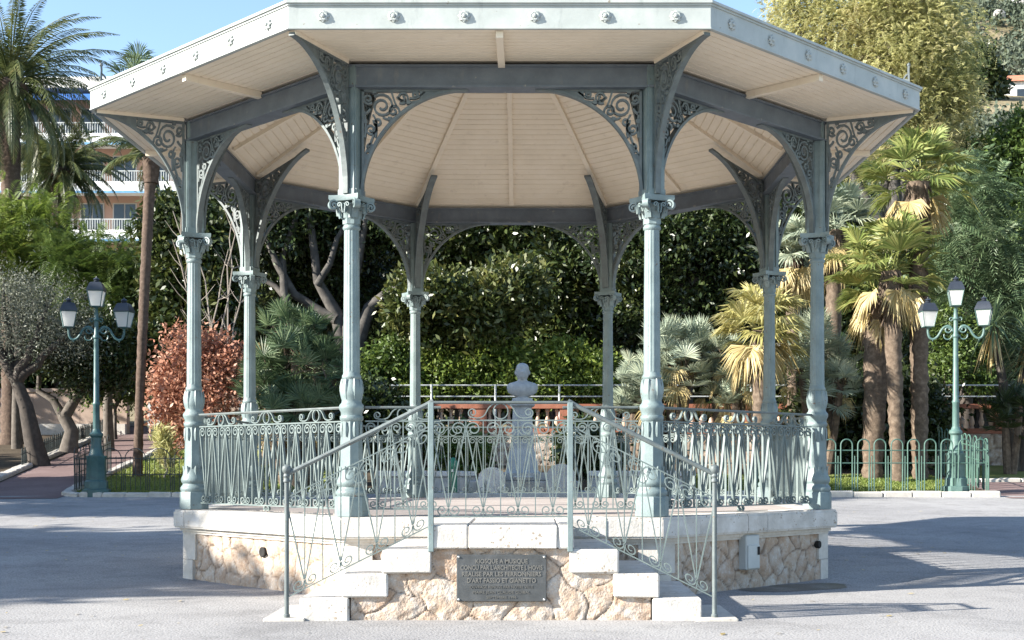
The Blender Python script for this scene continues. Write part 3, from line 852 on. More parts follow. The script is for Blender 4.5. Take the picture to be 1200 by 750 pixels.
# ---- railings
def rail_lines(L, n, zt, zb, zm, ncrest, cw=.55, slope=0, ends=True):
    p = L/n; ln = []
    r = p*.205; r2 = p*.17
    for i in range(n):
        s0 = i*p; sm = s0+p/2; s1 = s0+p
        zc = zm-r-.012
        for sg, sa in ((1, s0+.006), (-1, s1-.006)):
            sp_ = [(sa+sg*(r+(u)), zc+v) for u, v in spiral(0, 0, r, 180, 1.45, -1, .25, 22)]
            sp_ = [(sa+sg*(r+u), zc+v) for u, v in spiral(0, 0, r, 180, 1.45, -1, .25, 22)]
            low = (sm-sg*.006, zb+r2*1.6)
            ln.append(([low, ((low[0]*.5+sa*.5), (low[1]+zc)/2)]+sp_, 1.0))
        # little scrolls at the foot
        for sg in (1, -1):
            cx = sm+sg*(r2+.004)
            ln.append(([(cx+sg*u, zb+r2+.006+v) for u, v in spiral(0, 0, r2, 165, 1.4, 1, .25, 20)], .9))
        ln.append(([(sm, zb), (sm, zm)], .8))
        if i: ln.append(([(s0, zb), (s0, zm)], .8))
    for c in range(ncrest):
        cx = L*(c+.5)/ncrest; k = (zt-zm); rr = k*.40
        ln.append(([(cx+rr*math.cos(t), zm+k*.5+rr*1.05*math.sin(t)) for t in [2*math.pi*i/20 for i in range(21)]], .9))
        for sg in (1, -1):
            e = spiral(0, 0, k*.26, -60, 1.3, 1, .3, 16)
            ce = (cw*.5-k*.1, zm+k*.42)
            pts = bez((.01, zt-.006), (cw*.18, zt-k*.05), (cw*.24, zm+k*.45), 6)+bez((cw*.24, zm+k*.45), (cw*.30, zm-k*.02), (ce[0]+e[0][0], ce[1]+e[0][1]), 6)[1:]+[(ce[0]+u, ce[1]+v) for u, v in e][1:]
            ln.append(([(cx+sg*u, v) for u, v in pts], .9))
    return ln
def railing(name, L, n, zt, zb, zm, ncrest, mapf, w=.013, dep=.026, mat='paint_rail', cw=.55, cap=.045, feet=True):
    mb = MB()
    for pts, k in rail_lines(L, n, zt, zb, zm, ncrest, cw): mb.ribbon(pts, w*k, dep, mapf)
    mb.ribbon([(0, zb), (L*.25, zb), (L*.5, zb), (L*.75, zb), (L, zb)], w*1.1, dep*1.25, mapf)
    mb.ribbon([(0, zm), (L*.25, zm), (L*.5, zm), (L*.75, zm), (L, zm)], w*1.1, dep*1.25, mapf)
    if feet:
        for f in (.5,):
            c = L*f
            for sg in (1, -1): mb.ribbon([(c+sg*(.028+u), zb-.035+v) for u, v in spiral(0, 0, .026, 90, 1.0, -1, .3, 12)], w, dep, mapf)
    o = mb.build(name, M[mat], bs)
    hb = MB(); hb.ribbon([(0, zt), (L*.5, zt), (L, zt)], .016, cap, mapf)
    hb.ribbon([(0, zt-.012), (L*.5, zt-.012), (L, zt-.012)], .010, cap*.5, mapf)
    hb.build('handrail', M['paint_iron'], o)
    return o
ZT, ZM, ZB = 1.945, 1.80, .905
for k in range(8):
    a = k*math.pi/4; ca, sa = math.cos(a), math.sin(a)
    hl = RC*math.sin(R(22.5))-.14
    if k == 6:
        for sg in (-1, 1):
            L = hl-.62-.0
            def mf(s, z, o, sg=sg, L=L):
                x = sg*(hl-s)+(0); return (x, -AC+o, z)
            railing('railing_panel', L, 3, ZT, ZB, ZM, 1, mf, feet=False)
        continue
    def mf(s, z, o, ca=ca, sa=sa):
        u = s-hl; r = AC+o
        return (r*ca-u*sa, r*sa+u*ca, z)
    railing('railing_panel', 2*hl, 10, ZT, ZB, ZM, 3, mf)
# front rail on the landing edge with its two square posts
PX = .607; YR = YF-.03
def mf(s, z, o): return (SX-PX+s, YR+o, z)
railing('landing_railing', 2*PX, 4, 1.905, .905, 1.745, 1, mf, .0105, .016, 'paint_rail', .52, .05, False)
for sg in (-1, 1):
    mb = MB(); x = SX+sg*PX
    mb.cbox(x-.024, x+.024, YR-.03, YR+.02, .60, 1.90, .004)
    mb.build('rail_post', M['paint'], bs)
    # sloping stair rail
    Ls = 1.865-PX; drop = .63
    def mf(s, z, o, sg=sg): return (SX+sg*(PX+s), YR+o, z-drop*s/Ls)
    mb = MB()
    for pts, k in rail_lines(Ls, 4, 1.905, .83, 1.70, 0): mb.ribbon(pts, .0105*k, .016, mf)
    for zz in (.83, 1.70): mb.ribbon([(0, zz), (Ls, zz)], .012, .02, mf)
    for (u, v) in ((.30, 1.56), (.62, 1.56), (.94, 1.56)):
        mb.ribbon([(u+q[0], v+q[1]) for q in spiral(0, 0, .055, 0, 1.0, 1, .8, 18)], .009, .014, mf)
    o = mb.build('stair_railing', M['paint_rail'], bs)
    hb = MB(); hb.tube([mf(-.02, 1.905, 0), mf(.0, 1.905, 0), mf(.04, 1.90, 0), mf(Ls, 1.905, 0)], .021, 10)
    hb.build('handrail', M['paint_iron'], o)
    nb = MB(); x = SX+sg*1.865
    nb.lathe([(.03, .02), (.03, .05), (.021, .06), (.021, 1.20), (.030, 1.21), (.030, 1.225), (.022, 1.24), (.030, 1.26), (.026, 1.275), (.024, 1.28), (.037, 1.295), (.043, 1.318), (.037, 1.343), (.018, 1.358), (.002, 1.362)], 16, cx=x, cy=YR)
    nb.build('newel_post', M['paint_iron'], o)

# plaque
pq = empty('plaque', (SX+.008, YF-.034, .370)); tag(pq, 'dark bronze plaque with raised capitals on the stone wall below the landing', 'plaque')
mb = MB(); mb.cbox(-.392, .392, -.012, .03, -.205, .205, .006); mb.build('plate', M['bronze'], pq)
bm_ = MB()
for x in (-.372, .372):
    for z in (-.185, .185):
        t = MB(); t.lathe([(.010, 0), (.010, .006), (.004, .012)], 10); bm_.add([(a+x, -.012-c, b+z) for a, b, c in t.v], [f[::-1] for f in t.f], True)
bm_.build('bolts', M['steel'], pq)
def text(body, size, z, mat, parent, width=None, font=None, ext=.004, y=-.0125, bold=.0):
    c = bpy.data.curves.new('lettering', 'FONT'); c.body = body; c.size = size; c.extrude = ext
    c.align_x = 'CENTER'; c.align_y = 'CENTER'; c.offset = bold; c.resolution_u = 3
    o = bpy.data.objects.new('lettering', c); col.objects.link(o)
    dg = bpy.context.evaluated_depsgraph_get(); dg.update()
    me = bpy.data.meshes.new_from_object(o.evaluated_get(dg))
    bpy.data.objects.remove(o)
    xs_ = [v.co.x for v in me.vertices]; k = width/(max(xs_)-min(xs_)) if width else 1
    for v in me.vertices: v.co = Vector((v.co.x*k, y-v.co.z, z+v.co.y))
    me.flip_normals() if False else None
    me.materials.clear(); me.materials.append(mat)
    q = bpy.data.objects.new('lettering', me); col.objects.link(q); q.parent = parent
    return q
text('KIOSQUE A MUSIQUE', .054, .146, M['letters'], pq, .455, bold=.0012)
text("CONCU PAR L'ARCHITECTE J. HOVIS", .054, .090, M['letters'], pq, .715, bold=.0012)
text('REALISE PAR LES FERRONNIERS', .054, .034, M['letters'], pq, .69, bold=.0012)
text("D'ART FASSIO ET GIANETTO", .054, -.022, M['letters'], pq, .60, bold=.0012)
text('OUVRAGE RENOVE PAR NOTRE VILLE', .034, -.078, M['letters'], pq, .55)
text('MAIRE JEAN CLAUDE GUIBAL', .034, -.124, M['letters'], pq, .50)
text('SEPTEMBRE 1996', .032, -.168, M['letters'], pq, .26)

# electric box on the right hand plinth face
eb = empty('electric_box', on_face(7, -.04, .40, .06), R(315+90)); tag(eb, 'pale grey metal electric box fixed to the rubble plinth', 'electric box')
mb = MB(); mb.cbox(-.125, .125, -.06, .05, -.19, .19, .012); mb.build('case', M['grey_box'], eb)
mb = MB(); mb.cbox(-.108, .108, -.072, -.0605, -.175, .08, .004); mb.build('door', M['grey_box'], eb)
mb = MB(); mb.cbox(.06, .10, -.082, -.0725, -.03, .06, .004); mb.build('latch', M['black'], eb)

# ---------------------------------------------------------------- street lamps
def make_lamp(mat, label, loc, rz):
    L = empty('street_lamp', loc, rz); tag(L, label, 'street lamp', 'three lantern lamp posts in front of the lawns')
    b = MB()
    b.lathe([(.36, -.1), (.36, .16), (.30, .18), (.29, .36), (.25, .40), (.24, .95), (.26, .98), (.26, 1.02)], 8, rot=R(22.5), sm=False)
    b.lathe([(.20, 1.02), (.165, 1.10), (.13, 1.30), (.13, 1.48), (.17, 1.53), (.17, 1.58), (.12, 1.63), (.095, 1.70)], 20)
    b.build('base', mat, L)
    p = MB(); p.lathe([(.088, 1.70), (.082, 2.3), (.095, 2.32), (.095, 2.36), (.075, 2.40), (.062, 4.0), (.085, 4.03), (.085, 4.08), (.06, 4.12), (.055, 4.45), (.085, 4.49), (.06, 4.54), (.045, 4.72), (.06, 4.75)], 16)
    p.build('pole', mat, L)
    for sg in (-1, 1):
        a = MB()
        mp = lambda u, v, dd, sg=sg: (sg*u, dd, v)
        arm = bez((.05, 4.18), (.22, 4.42), (.36, 4.20), 8)+bez((.36, 4.20), (.46, 3.98), (.57, 3.98), 8)[1:]+bez((.57, 3.98), (.69, 3.99), (.69, 4.22), 8)[1:]
        a.tube([mp(u, v, 0) for u, v in arm], .030, 8)
        a.tube([mp(u, v, 0) for u, v in spiral(.19, 4.22, .11, 60, 1.4, 1, .3)], .022, 6)
        a.tube([mp(u, v, 0) for u, v in spiral(.20, 4.06, .10, 170, .6, 1, .9)], .018, 6)
        a.tube([mp(u, v, 0) for u, v in spiral(.11, 4.48, .06, 200, 1.1, -1, .4)], .016, 6)
        a.tube([mp(.57, 3.98, 0), mp(.57, 3.92, 0)], [.03, .008], 6)
        a.build('arm', mat, L)
    for (x, z, r_) in ((-.69, 4.22, .25), (0, 4.75, 0), (.69, 4.22, -.2)):
        ln = empty('lantern', (x, 0, z), r_, L); ln.scale = (.84, .84, .92)
        f = MB(); f.lathe([(.03, 0), (.05, .04), (.13, .075), (.13, .09)], 12)
        for i in range(4):
            a_ = R(45+90*i); c, s = math.cos(a_), math.sin(a_)
            f.tube([(.205*c, .205*s, .09), (.325*c, .325*s, .52)], .014, 4)
            a2 = R(45+90*(i+1)); c2, s2 = math.cos(a2), math.sin(a2)
            f.tube([(.205*c, .205*s, .09), (.205*c2, .205*s2, .09)], .012, 4)
            f.tube([(.325*c, .325*s, .52), (.325*c2, .325*s2, .52)], .016, 4)
        f.build('frame', mat, ln)
        g_ = MB(); g_.lathe([(.19, .092), (.308, .515)], 4, rot=R(45), sm=False); g_.build('glass', M['glass'], ln)
        c_ = MB(); c_.lathe([(.355, .525), (.355, .55), (.24, .74), (.20, .76)], 4, rot=R(45), sm=False)
        c_.lathe([(.07, .76), (.09, .79), (.06, .82), (.10, .84), (.075, .87), (.02, .90), (.012, .93)], 10)
        c_.build('cap', M['lamp_cap'], ln)
    return L
p = W(113, 580, 32.5); make_lamp(M['lamp_green'], 'dark green three lantern lamp post at the corner of the black fence', (p.x, p.y, gh(p.x, p.y)+.02), R(6)).scale = (.98,)*3
p = W(1120, 573, 32.9); make_lamp(M['lamp_pale'], 'pale green three lantern lamp post behind the green hooped fence', (p.x, p.y, gh(p.x, p.y)+.05), R(-14)).scale = (.98,)*3

# ---------------------------------------------------------------- fences
def hoop_fence(name, pts, mat, label, spacing, hw, H, r1, r2, rad, short, zb=.12, lean=None, cat='fence', fg=None):
    E = empty(name, (pts[0][0], pts[0][1], 0)); tag(E, label, cat)
    ox, oy = pts[0]
    rails = MB()
    proto = None
    for (x0, y0), (x1, y1) in zip(pts, pts[1:]):
        L = math.hypot(x1-x0, y1-y0); n = max(1, round(L/spacing)); a = math.atan2(y1-y0, x1-x0)
        for zz in (r1, r2):
            rails.tube([(x0-ox+(x1-x0)*i/6, y0-oy+(y1-y0)*i/6, gh(x0+(x1-x0)*i/6, y0+(y1-y0)*i/6)+zz) for i in range(7)], rad*.9, 6)
        for i in range(n):
            t = (i+.5)/n; x, y = x0+(x1-x0)*t, y0+(y1-y0)*t
            if proto is None:
                mb = MB()
                arc = [(-hw, 0, zb), (-hw, 0, H-hw)]+[(-hw*math.cos(q), 0, H-hw+hw*math.sin(q)) for q in [math.pi*k/10 for k in range(1, 10)]]+[(hw, 0, H-hw), (hw, 0, zb)]
                mb.tube(arc, rad, 6)
                if short: 
                    mb.tube([(spacing/2, 0, zb), (spacing/2, 0, short)], rad*.85, 6)
                    for q in fg or (): mb.tube([(q, 0, zb), (q, 0, r1+.06)], rad*.7, 5)
                proto = mb.build('hoop', mat, E); o = proto
            else:
                o = proto.copy(); col.objects.link(o)
            o.location = (x-ox, y-oy, gh(x, y)); o.rotation_euler = (rnd.uniform(-.02, .02), rnd.uniform(-.012, .012), a)
    rails.build('rail', mat, E)
    return E
fx = W(1158, 575, 32.7).x
hoop_fence('hooped_fence', [(3.0, DD(32.65)), (fx, DD(32.65)), (fx+.05, DD(36.8))], M['fence_green'], 'pale green metal fence of rounded hoops along the sunlit lawn', .412, .145, 1.42, 1.14, .82, .018, 1.0)
mb = MB(); b = W(1075, 575, 32.5); mb.tube([(b.x, b.y, gh(b.x, b.y)+.1), (b.x-.05, b.y-.02, gh(b.x, b.y)+1.0)], .022, 6)
tag(mb.build('loose_bar', M['fence_green']), 'single loose green bar leaning on the hooped fence', 'bar')
lx = W(88, 580, 32.8).x
hoop_fence('hooped_fence', [(-4.4, DD(32.75)), (lx, DD(32.75)), (lx-.6, DD(37.5))], M['fence_black'], 'low black iron fence with wide arches at the dark lamp post', .62, .26, 1.18, .92, .52, .012, .95, fg=(-.13, 0, .13))
# pickets along the far edge of the path
hoop_fence('picket_fence', [(-15.0, DD(39)), (-16.2, DD(46)), (-17.2, DD(55))], M['fence_black'], 'dark low picket fence along the kerb of the reddish path', .34, .05, .62, .45, .2, .014, .55, zb=.0)

# ---------------------------------------------------------------- terrace wall, balustrade, rails
wl = empty('retaining_wall', (0, DD(40.2), 0)); tag(wl, 'rough stone retaining wall below the terracotta balustrade', 'wall')
def mfw(s, z, o): return (-8+s, -o*1.6, z)
o = rubble('wall_face', 32, .9, 2.28, mfw, wl, .42, 5, .07, .04, m0=.03)
mb = MB(); mb.box(-8, 24, .03, .45, .6, 2.27); mb.build('wall_core', M['limegrey'], wl)
bl = empty('balustrade', (0, DD(40.2), 2.29)); tag(bl, 'terracotta red balustrade with stone balusters on the retaining wall', 'balustrade')
mb = MB(); mb.box(-8, 24, -.05, .35, 0, .16); mb.build('plinth', M['terracotta'], bl)
mb = MB(); mb.box(-8, 24, -.06, .36, .78, .92); mb.build('coping', M['terracotta'], bl)
pm_ = MB(); pm_.box(-.22, .22, -.03, .33, .16, .78); pier = None
bt = MB(); bt.lathe([(.075, .16), (.075, .20), (.05, .22), (.085, .32), (.09, .37), (.06, .48), (.042, .56), (.055, .68), (.075, .70), (.075, .78)], 10)
bal = None; stuff = MB(); cnt = 0
for i in range(int(32/.30)):
    x = -8+.15+i*.30
    if i % 9 == 4:
        if pier is None: pier = pm_.build('pier', M['terracotta'], bl); o = pier
        else: o = pier.copy(); col.objects.link(o)
    else:
        if bal is None: bal = bt.build('baluster', M['baluster'], bl); o = bal
        else: o = bal.copy(); col.objects.link(o)
        o.location.y = .15
    o.location.x = x
rl = empty('metal_railing', (0, DD(41.6), gh(0, DD(41.6)))); tag(rl, 'white two bar metal railing on the terrace above the balustrade', 'railing')
mb = MB(); mb.tube([(-9, 0, 1.52), (26, 0, 1.52)], .026, 6); mb.tube([(-9, 0, 1.16), (26, 0, 1.16)], .024, 6); mb.build('rail', M['white_iron'], rl)
pp = None
for i in range(18):
    if pp is None: mb = MB(); mb.tube([(0, 0, 0), (0, 0, 1.55)], .04, 6); pp = mb.build('post', M['white_iron'], rl); o = pp
    else: o = pp.copy(); col.objects.link(o)
    o.location.x = -9+i*2.05
# left pink rendered wall
wp = empty('garden_wall', (-19.5, DD(52.5), gh(-19.5, DD(52.5)))); tag(wp, 'pale pink rendered garden wall behind the forked tree', 'wall')
mb = MB()
for i in range(5): mb.box(-6+i*1.9+.006, -6+(i+1)*1.9-.006, 0, .4, -1, 1.72)
mb.build('panel', M['pinkwall'], wp)
mb = MB(); mb.box(-6.1, 3.56, -.06, .46, 1.72, 1.86); mb.build('coping', M['pinkwall'], wp)
mb = MB(); mb.box(-6.0, 3.5, -.25, -.003, -1, .42); mb.build('ledge', M['lime'], wp)
wp = empty('garden_wall', (-14.0, DD(54), gh(-14, DD(54)))); tag(wp, 'brick and white panelled wall behind the slender palm trunk', 'wall')
mb = MB(); mb.box(-1.6, -.95, 0, .4, -1, 1.8); mb.box(2.5, 3.1, 0, .4, -1, 1.8); mb.build('pier', M['bwhite'], wp)
mb = MB(); mb.box(-.947, 2.497, .05, .35, -1, 1.65); mb.build('panel', M['pinkwall'], wp)

# ---------------------------------------------------------------- monument
mo = empty('monument', (W(612, 575, 31).x, DD(31), gh(0, DD(31)))); tag(mo, 'grey stone bust on a tapering pedestal with stepped base and side stones', 'monument')
mb = MB(); mb.cbox(-2.2, 2.4, -.55, 2.2, -.1, .20, .02, .01); mb.cbox(-1.35, 1.35, -.15, 2.0, .20, .46, .02, .01); mb.cbox(-.8, .8, .1, 1.7, .46, .66, .02, .01); mb.build('step', M['monument'], mo)
mb = MB(); mb.lathe([(.62, .66), (.55, .72), (.50, .95), (.46, 1.05), (.40, 1.25), (.33, 2.15), (.31, 2.25), (.42, 2.30), (.44, 2.36), (.36, 2.42), (.34, 2.48)], 4, cy=.8, rot=R(45), sm=False)
mb.build('pedestal', M['marble'], mo)
mb = MB(); mb.box(-.19, .19, .44, .50, 1.52, 1.56); mb.build('inscription_band', M['bronze'], mo)
# bust: one lofted body
def loft(secs, n=28):
    mb = MB(); vs = []; fs = []
    for (z, rx, ry, cy_, extra) in secs:
        for i in range(n):
            a = 2*math.pi*i/n; fr = max(0, -math.sin(a))**6
            vs.append((rx*math.cos(a), cy_+ry*math.sin(a)-extra*fr, z))
    for j in range(len(secs)-1):
        for i in range(n): k = (i+1) % n; fs.append((j*n+i, j*n+k, (j+1)*n+k, (j+1)*n+i))
    fs.append(tuple(range(n-1, -1, -1))); m = (len(secs)-1)*n; fs.append(tuple(m+i for i in range(n)))
    mb.add(vs, fs, True); return mb
secs = [(0, .17, .14, 0, 0), (.05, .15, .13, 0, 0), (.08, .25, .15, 0, 0), (.15, .35, .18, 0, .03), (.26, .385, .19, 0, .04), (.34, .37, .18, .01, .03), (.385, .31, .16, .015, .01), (.415, .20, .135, .02, 0),
        (.44, .125, .12, .01, 0), (.48, .11, .115, .0, .02), (.51, .125, .13, -.01, .06), (.55, .145, .15, -.01, .055), (.60, .155, .165, -.01, .03), (.64, .16, .17, 0, .065), (.68, .162, .175, 0, .03), (.73, .165, .175, .005, .0), (.78, .155, .17, .01, .01), (.83, .13, .145, .015, 0), (.865, .08, .09, .02, 0), (.88, .02, .02, .02, 0)]
lb = loft(secs)
for sg in (-1, 1): lb.lathe([(.005, .58), (.022, .60), (.028, .65), (.008, .70)], 8, cx=sg*.165, cy=.02)
o = lb.build('bust', M['marble'], mo, angle=60); o.location = (0, .8, 2.47)
sm_ = MB()
def slab(mb, cx, y0, y1, z0, hw, hh):
    pts = [(cx-hw, z0), (cx+hw, z0)]+[(cx+hw*math.cos(t), z0+hh*.55+hh*.45*math.sin(t)) for t in [math.pi*i/10 for i in range(11)]]
    n = len(pts); vs = [(x, y, z) for y in (y0, y1) for x, z in pts]
    mb.add(vs, [tuple(range(n)), tuple(range(2*n-1, n-1, -1))]+[(i, n+i, n+(i+1) % n, (i+1) % n) for i in range(n)])
slab(sm_, .92, -.35, -.08, .20, .34, .68); sm_.build('side_stone', M['monument'], mo)
sm_ = MB(); slab(sm_, -.72, -.35, -.08, .20, .32, .60); sm_.build('side_stone', M['lime'], mo)
sm_ = MB()
t = MB(); t.lathe([(.02, 0), (.20, .03), (.26, .10), (.20, .13), (.16, .08)], 14); sm_.add([(x+.02, y*.6-.3, z+.46) for x, y, z in t.v], t.f, True); sm_.build('basin', M['monument'], mo)
for nm_, x0, x1, lab in (('stone_planter', -3.6, -1.15, 'low pale stone planter wall left of the bust'), ('stone_planter', 1.65, 4.3, 'low grey stone planter wall right of the bust')):
    e = empty(nm_, (mo.location.x+x0, DD(32.2), gh(0, DD(32.2)))); tag(e, lab, 'planter')
    mb = MB(); n = 4
    for i in range(n): a, b = (x1-x0)*i/n, (x1-x0)*(i+1)/n; mb.cbox(a+.004, b-.004, 0, .4, -.1, .52, .02, .012)
    mb.build('wall', M['monument'], e)
    mb = MB()
    for i in range(n): a, b = (x1-x0)*i/n, (x1-x0)*(i+1)/n; mb.cbox(a+.004, b-.004, -.05, .45, .523, .66, .02, .012)
    mb.build('coping', M['lime'], e)
bo_ = W(531, 587, 30.6)
e = empty('bollard', (bo_.x, bo_.y, gh(bo_.x, bo_.y))); tag(e, 'dark green water post standing before the left planter', 'water post')
mb = MB(); mb.lathe([(.13, 0), (.13, .05), (.10, .07), (.095, .78), (.11, .80), (.11, .86), (.10, .95), (.06, 1.02), (.01, 1.04)], 16); mb.build('body', M['bollard'], e)
mb = MB(); mb.box(-.03, .03, -.16, -.09, .70, .76); mb.build('spout', M['steel'], e)

# ---------------------------------------------------------------- vegetation
def rand_unit(n):
    v = rng.normal(size=(n, 3)); return v/np.linalg.norm(v, axis=1, keepdims=True)
def leaf_quads(C, size, asp=.5, up=.35, outward=None, ow=.6, droop=0):
    """rhombic leaves at C with random direction"""
    n = len(C); d = rand_unit(n)
    if outward is not None: d = d + ow*outward
    d[:, 2] += -droop
    d /= np.linalg.norm(d, axis=1, keepdims=True)
    nn = rand_unit(n); nn[:, 2] += up
    s = np.cross(d, nn); s /= np.linalg.norm(s, axis=1, keepdims=True)+1e-9
    L = size*(.6+.8*rng.random(n))[:, None]; Wd = L*asp
    V = np.empty((n, 4, 3))
    V[:, 0] = C; V[:, 1] = C+d*L*.5+s*Wd*.5; V[:, 2] = C+d*L; V[:, 3] = C+d*L*.5-s*Wd*.5
    return V
def spray_quads(C, O, L, m, lw, droop=.3, ow=.6):
    """feathery sprays: m pairs of leaflets along a curved axis starting at each C"""
    n = len(C); d = rand_unit(n)+ow*O; d[:, 2] += .15; d /= np.linalg.norm(d, axis=1, keepdims=True)
    nn = rand_unit(n)*.5; nn[:, 2] += 1; s = np.cross(d, nn); s /= np.linalg.norm(s, axis=1, keepdims=True)+1e-9
    l = L*(.7+.6*rng.random(n))[:, None]; out = []
    for i in range(m):
        t = (i+.5)/m; q = C+d*l*t; q[:, 2] -= droop*l[:, 0]*t*t
        w_ = l*.30*math.sin(math.pi*(.15+.8*t))
        for sg in (-1, 1):
            e = s*sg*.85+d*.5; e[:, 2] -= droop*.5
            V = np.empty((n, 4, 3)); V[:, 0] = q; V[:, 1] = q+e*w_*.5+d*lw*.5; V[:, 2] = q+e*w_; V[:, 3] = q+e*w_*.5-d*lw*.5
            out.append(V)
    return np.concatenate(out)
def crown_pts(blobs, ncl, per, spread, shell=.55, flat=1.0):
    """clusters of points spread through overlapping ellipsoids"""
    B = np.array([b[:3] for b in blobs]); Rr = np.array([b[3:6] if len(b) > 5 else (b[3],)*3 for b in blobs])
    vol = Rr.prod(1)**(2/3); k = rng.choice(len(blobs), ncl, p=vol/vol.sum())
    u = rand_unit(ncl); rad = shell+(1-shell)*rng.random(ncl)**.7
    rad *= 1+.18*rng.normal(size=ncl)*.6
    c = B[k]+u*Rr[k]*rad[:, None]
    C = np.repeat(c, per, 0); off = rng.normal(size=C.shape)*spread; off[:, 2] *= flat
    O = np.repeat(u, per, 0)
    return C+off, O
def limbs(mb, base, tips, r0, rng_=None, bend=.12, n=8, r1=.02, fork=.4):
    base = Vector(base)
    for tp in tips:
        tp = Vector(tp); pts = []; m = 7
        side = Vector((rnd.uniform(-1, 1), rnd.uniform(-1, 1), rnd.uniform(-.3, .3)))*(tp-base).length*bend
        for i in range(m+1):
            t = i/m; pts.append(base.lerp(tp, t)+side*math.sin(math.pi*t)+Vector((rnd.uniform(-1, 1), rnd.uniform(-1, 1), 0))*.03*(tp-base).length*(0 < i < m))
        mb.tube(pts, [r0*(1-t/m)**.8+r1 for t in range(m+1)], n)
def tree(name, label, cat, loc, trunk_h, blobs, mat, bark, ncl, per, size, spread, r0=.2, asp=.45, shell=.5, group=None, ow=.6, droop=0, lean=(0, 0), nlimb=7, flat=1.0, r1=.02, spray=None):
    """blobs and trunk are relative to loc"""
    e = empty(name, loc); tag(e, label, cat, group)
    tm = MB(); top = Vector((lean[0], lean[1], trunk_h))
    pts = [Vector((0, 0, -.3)), Vector((lean[0]*.25+rnd.uniform(-.1, .1), lean[1]*.25, trunk_h*.35)), Vector((lean[0]*.6, lean[1]*.6, trunk_h*.7)), top]
    tm.tube(pts, [r0*1.35, r0, r0*.85, r0*.72], 10, wob=.08)
    bl_ = sorted(blobs, key=lambda b: -b[3])[:nlimb]
    limbs(tm, top, [(b[0]+rnd.uniform(-.2, .2)*b[3], b[1]+rnd.uniform(-.2, .2)*b[3], b[2]+.4*b[3]) for b in bl_], r0*.6, r1=r1)
    tm.build('trunk', bark, e, angle=60)
    C, O = crown_pts(blobs, ncl, per, spread, shell, flat)
    quads_obj('crown', spray_quads(C, O, *spray) if spray else leaf_quads(C, size, asp, outward=O, ow=ow, droop=droop), mat, e)
    return e
def loc_on(px, d): x = (px-620)/F*d+CX; return Vector((x, DD(d), gh(x, DD(d))))
def blob(px, py, d, r, base, ry=None, rz=None, dy=0):
    p = W(px, py, d)-base; k = d/F
    return (p.x, p.y+dy, p.z, r*k, (ry or r)*k, (rz or r)*k)

# pinnate palm ----------------------------------------------------------
def pinnate(base, az, el, L, droop, nl=44, ll=.45, wd=.035, hang=.5):
    """one feather frond -> list of leaflet quads and rachis points"""
    base = np.array(base); h = np.array([math.cos(az), math.sin(az), 0]); side = np.array([-math.sin(az), math.cos(az), 0]); up = np.array([0, 0, 1.])
    pts = []; p = base.copy(); a = el; m = 18
    for i in range(m+1):
        pts.append(p.copy()); p = p+(h*math.cos(a)+up*math.sin(a))*L/m; a -= droop/m*(0.5+1.0*i/m)
    pts = np.array(pts); V = []
    for i in range(nl):
        t = .12+.88*i/nl; f = t*m; j = min(int(f), m-1); q = pts[j]*(1-(f-j))+pts[j+1]*(f-j)
        tg = pts[j+1]-pts[j]; tg /= np.linalg.norm(tg); nrm = np.cross(side, tg)
        l = ll*(math.sin(math.pi*min(1, .18+.82*t))**.6)*(1.0-.25*t)
        for sg in (-1, 1):
            d = side*sg*.72+tg*.75-nrm*(-.28)+rng.normal(0, .08, 3); d[2] -= hang*.35
            d /= np.linalg.norm(d)
            tip = q+d*l; tip[2] -= hang*.22*l
            mid = q+d*l*.45
            w_ = tg*wd*.5
            V.append([q-w_*.6, mid-w_, tip, mid+w_])
    return V, pts
def date_palm(name, label, cbase, top, n, L, r0, mat, group, el=(-.5, 1.35), seed=1, r1=None, crownr=.35, hang=.5, ll=.48, nl=44, azr=None, bulge=True):
    e = empty(name, cbase); tag(e, label, 'palm tree', group)
    t = Vector(top)-Vector(cbase); tm = MB(); m = max(14, int(t.z/.16)); pts = []; rr = []
    for i in range(m+1):
        s = i/m; pts.append(Vector((t.x*s**1.3, t.y*s, -.2+(t.z+.2)*s))); rr.append((r0+( (r1 or r0)-r0)*s)*(1+.09*(i % 2))*(1+.35*math.exp(-s*12)))
    tm.tube(pts, rr, 12, wob=.06)
    if bulge: tm.lathe([(.2, -.55), (crownr, -.2), (crownr*1.05, .15), (.12, .5)], 12, cx=t.x, cy=t.y); tm.v[-48:] = [(x, y, z+t.z) for x, y, z in tm.v[-48:]]
    V = []; rm_ = MB()
    for i in range(n):
        s = (i+.5)/n; a = i*2.39996 + rnd.uniform(-.25, .25)
        if azr: a = rnd.uniform(*azr)
        e_ = el[0]+(el[1]-el[0])*s**.85+rnd.uniform(-.12, .12)
        bb = Vector((t.x+.12*math.cos(a), t.y+.12*math.sin(a), t.z+.15+.25*s))
        v, pp_ = pinnate(bb, a, e_, L*rnd.uniform(.85, 1.08)*(.8+.2*math.sin(math.pi*s)), 1.15+.5*(1-s)+rnd.uniform(-.15, .25), nl, ll, .045, hang)
        V += v; rm_.tube([tuple(q) for q in pp_[::3]], [.035*(1-.85*k/6) for k in range(len(pp_[::3]))], 4)
    tm.build('trunk', M['palmbark'], e, angle=50)
    rm_.build('frond_stems', M['lf_palm'], e)
    quads_obj('fronds', V, mat, e)
    return e
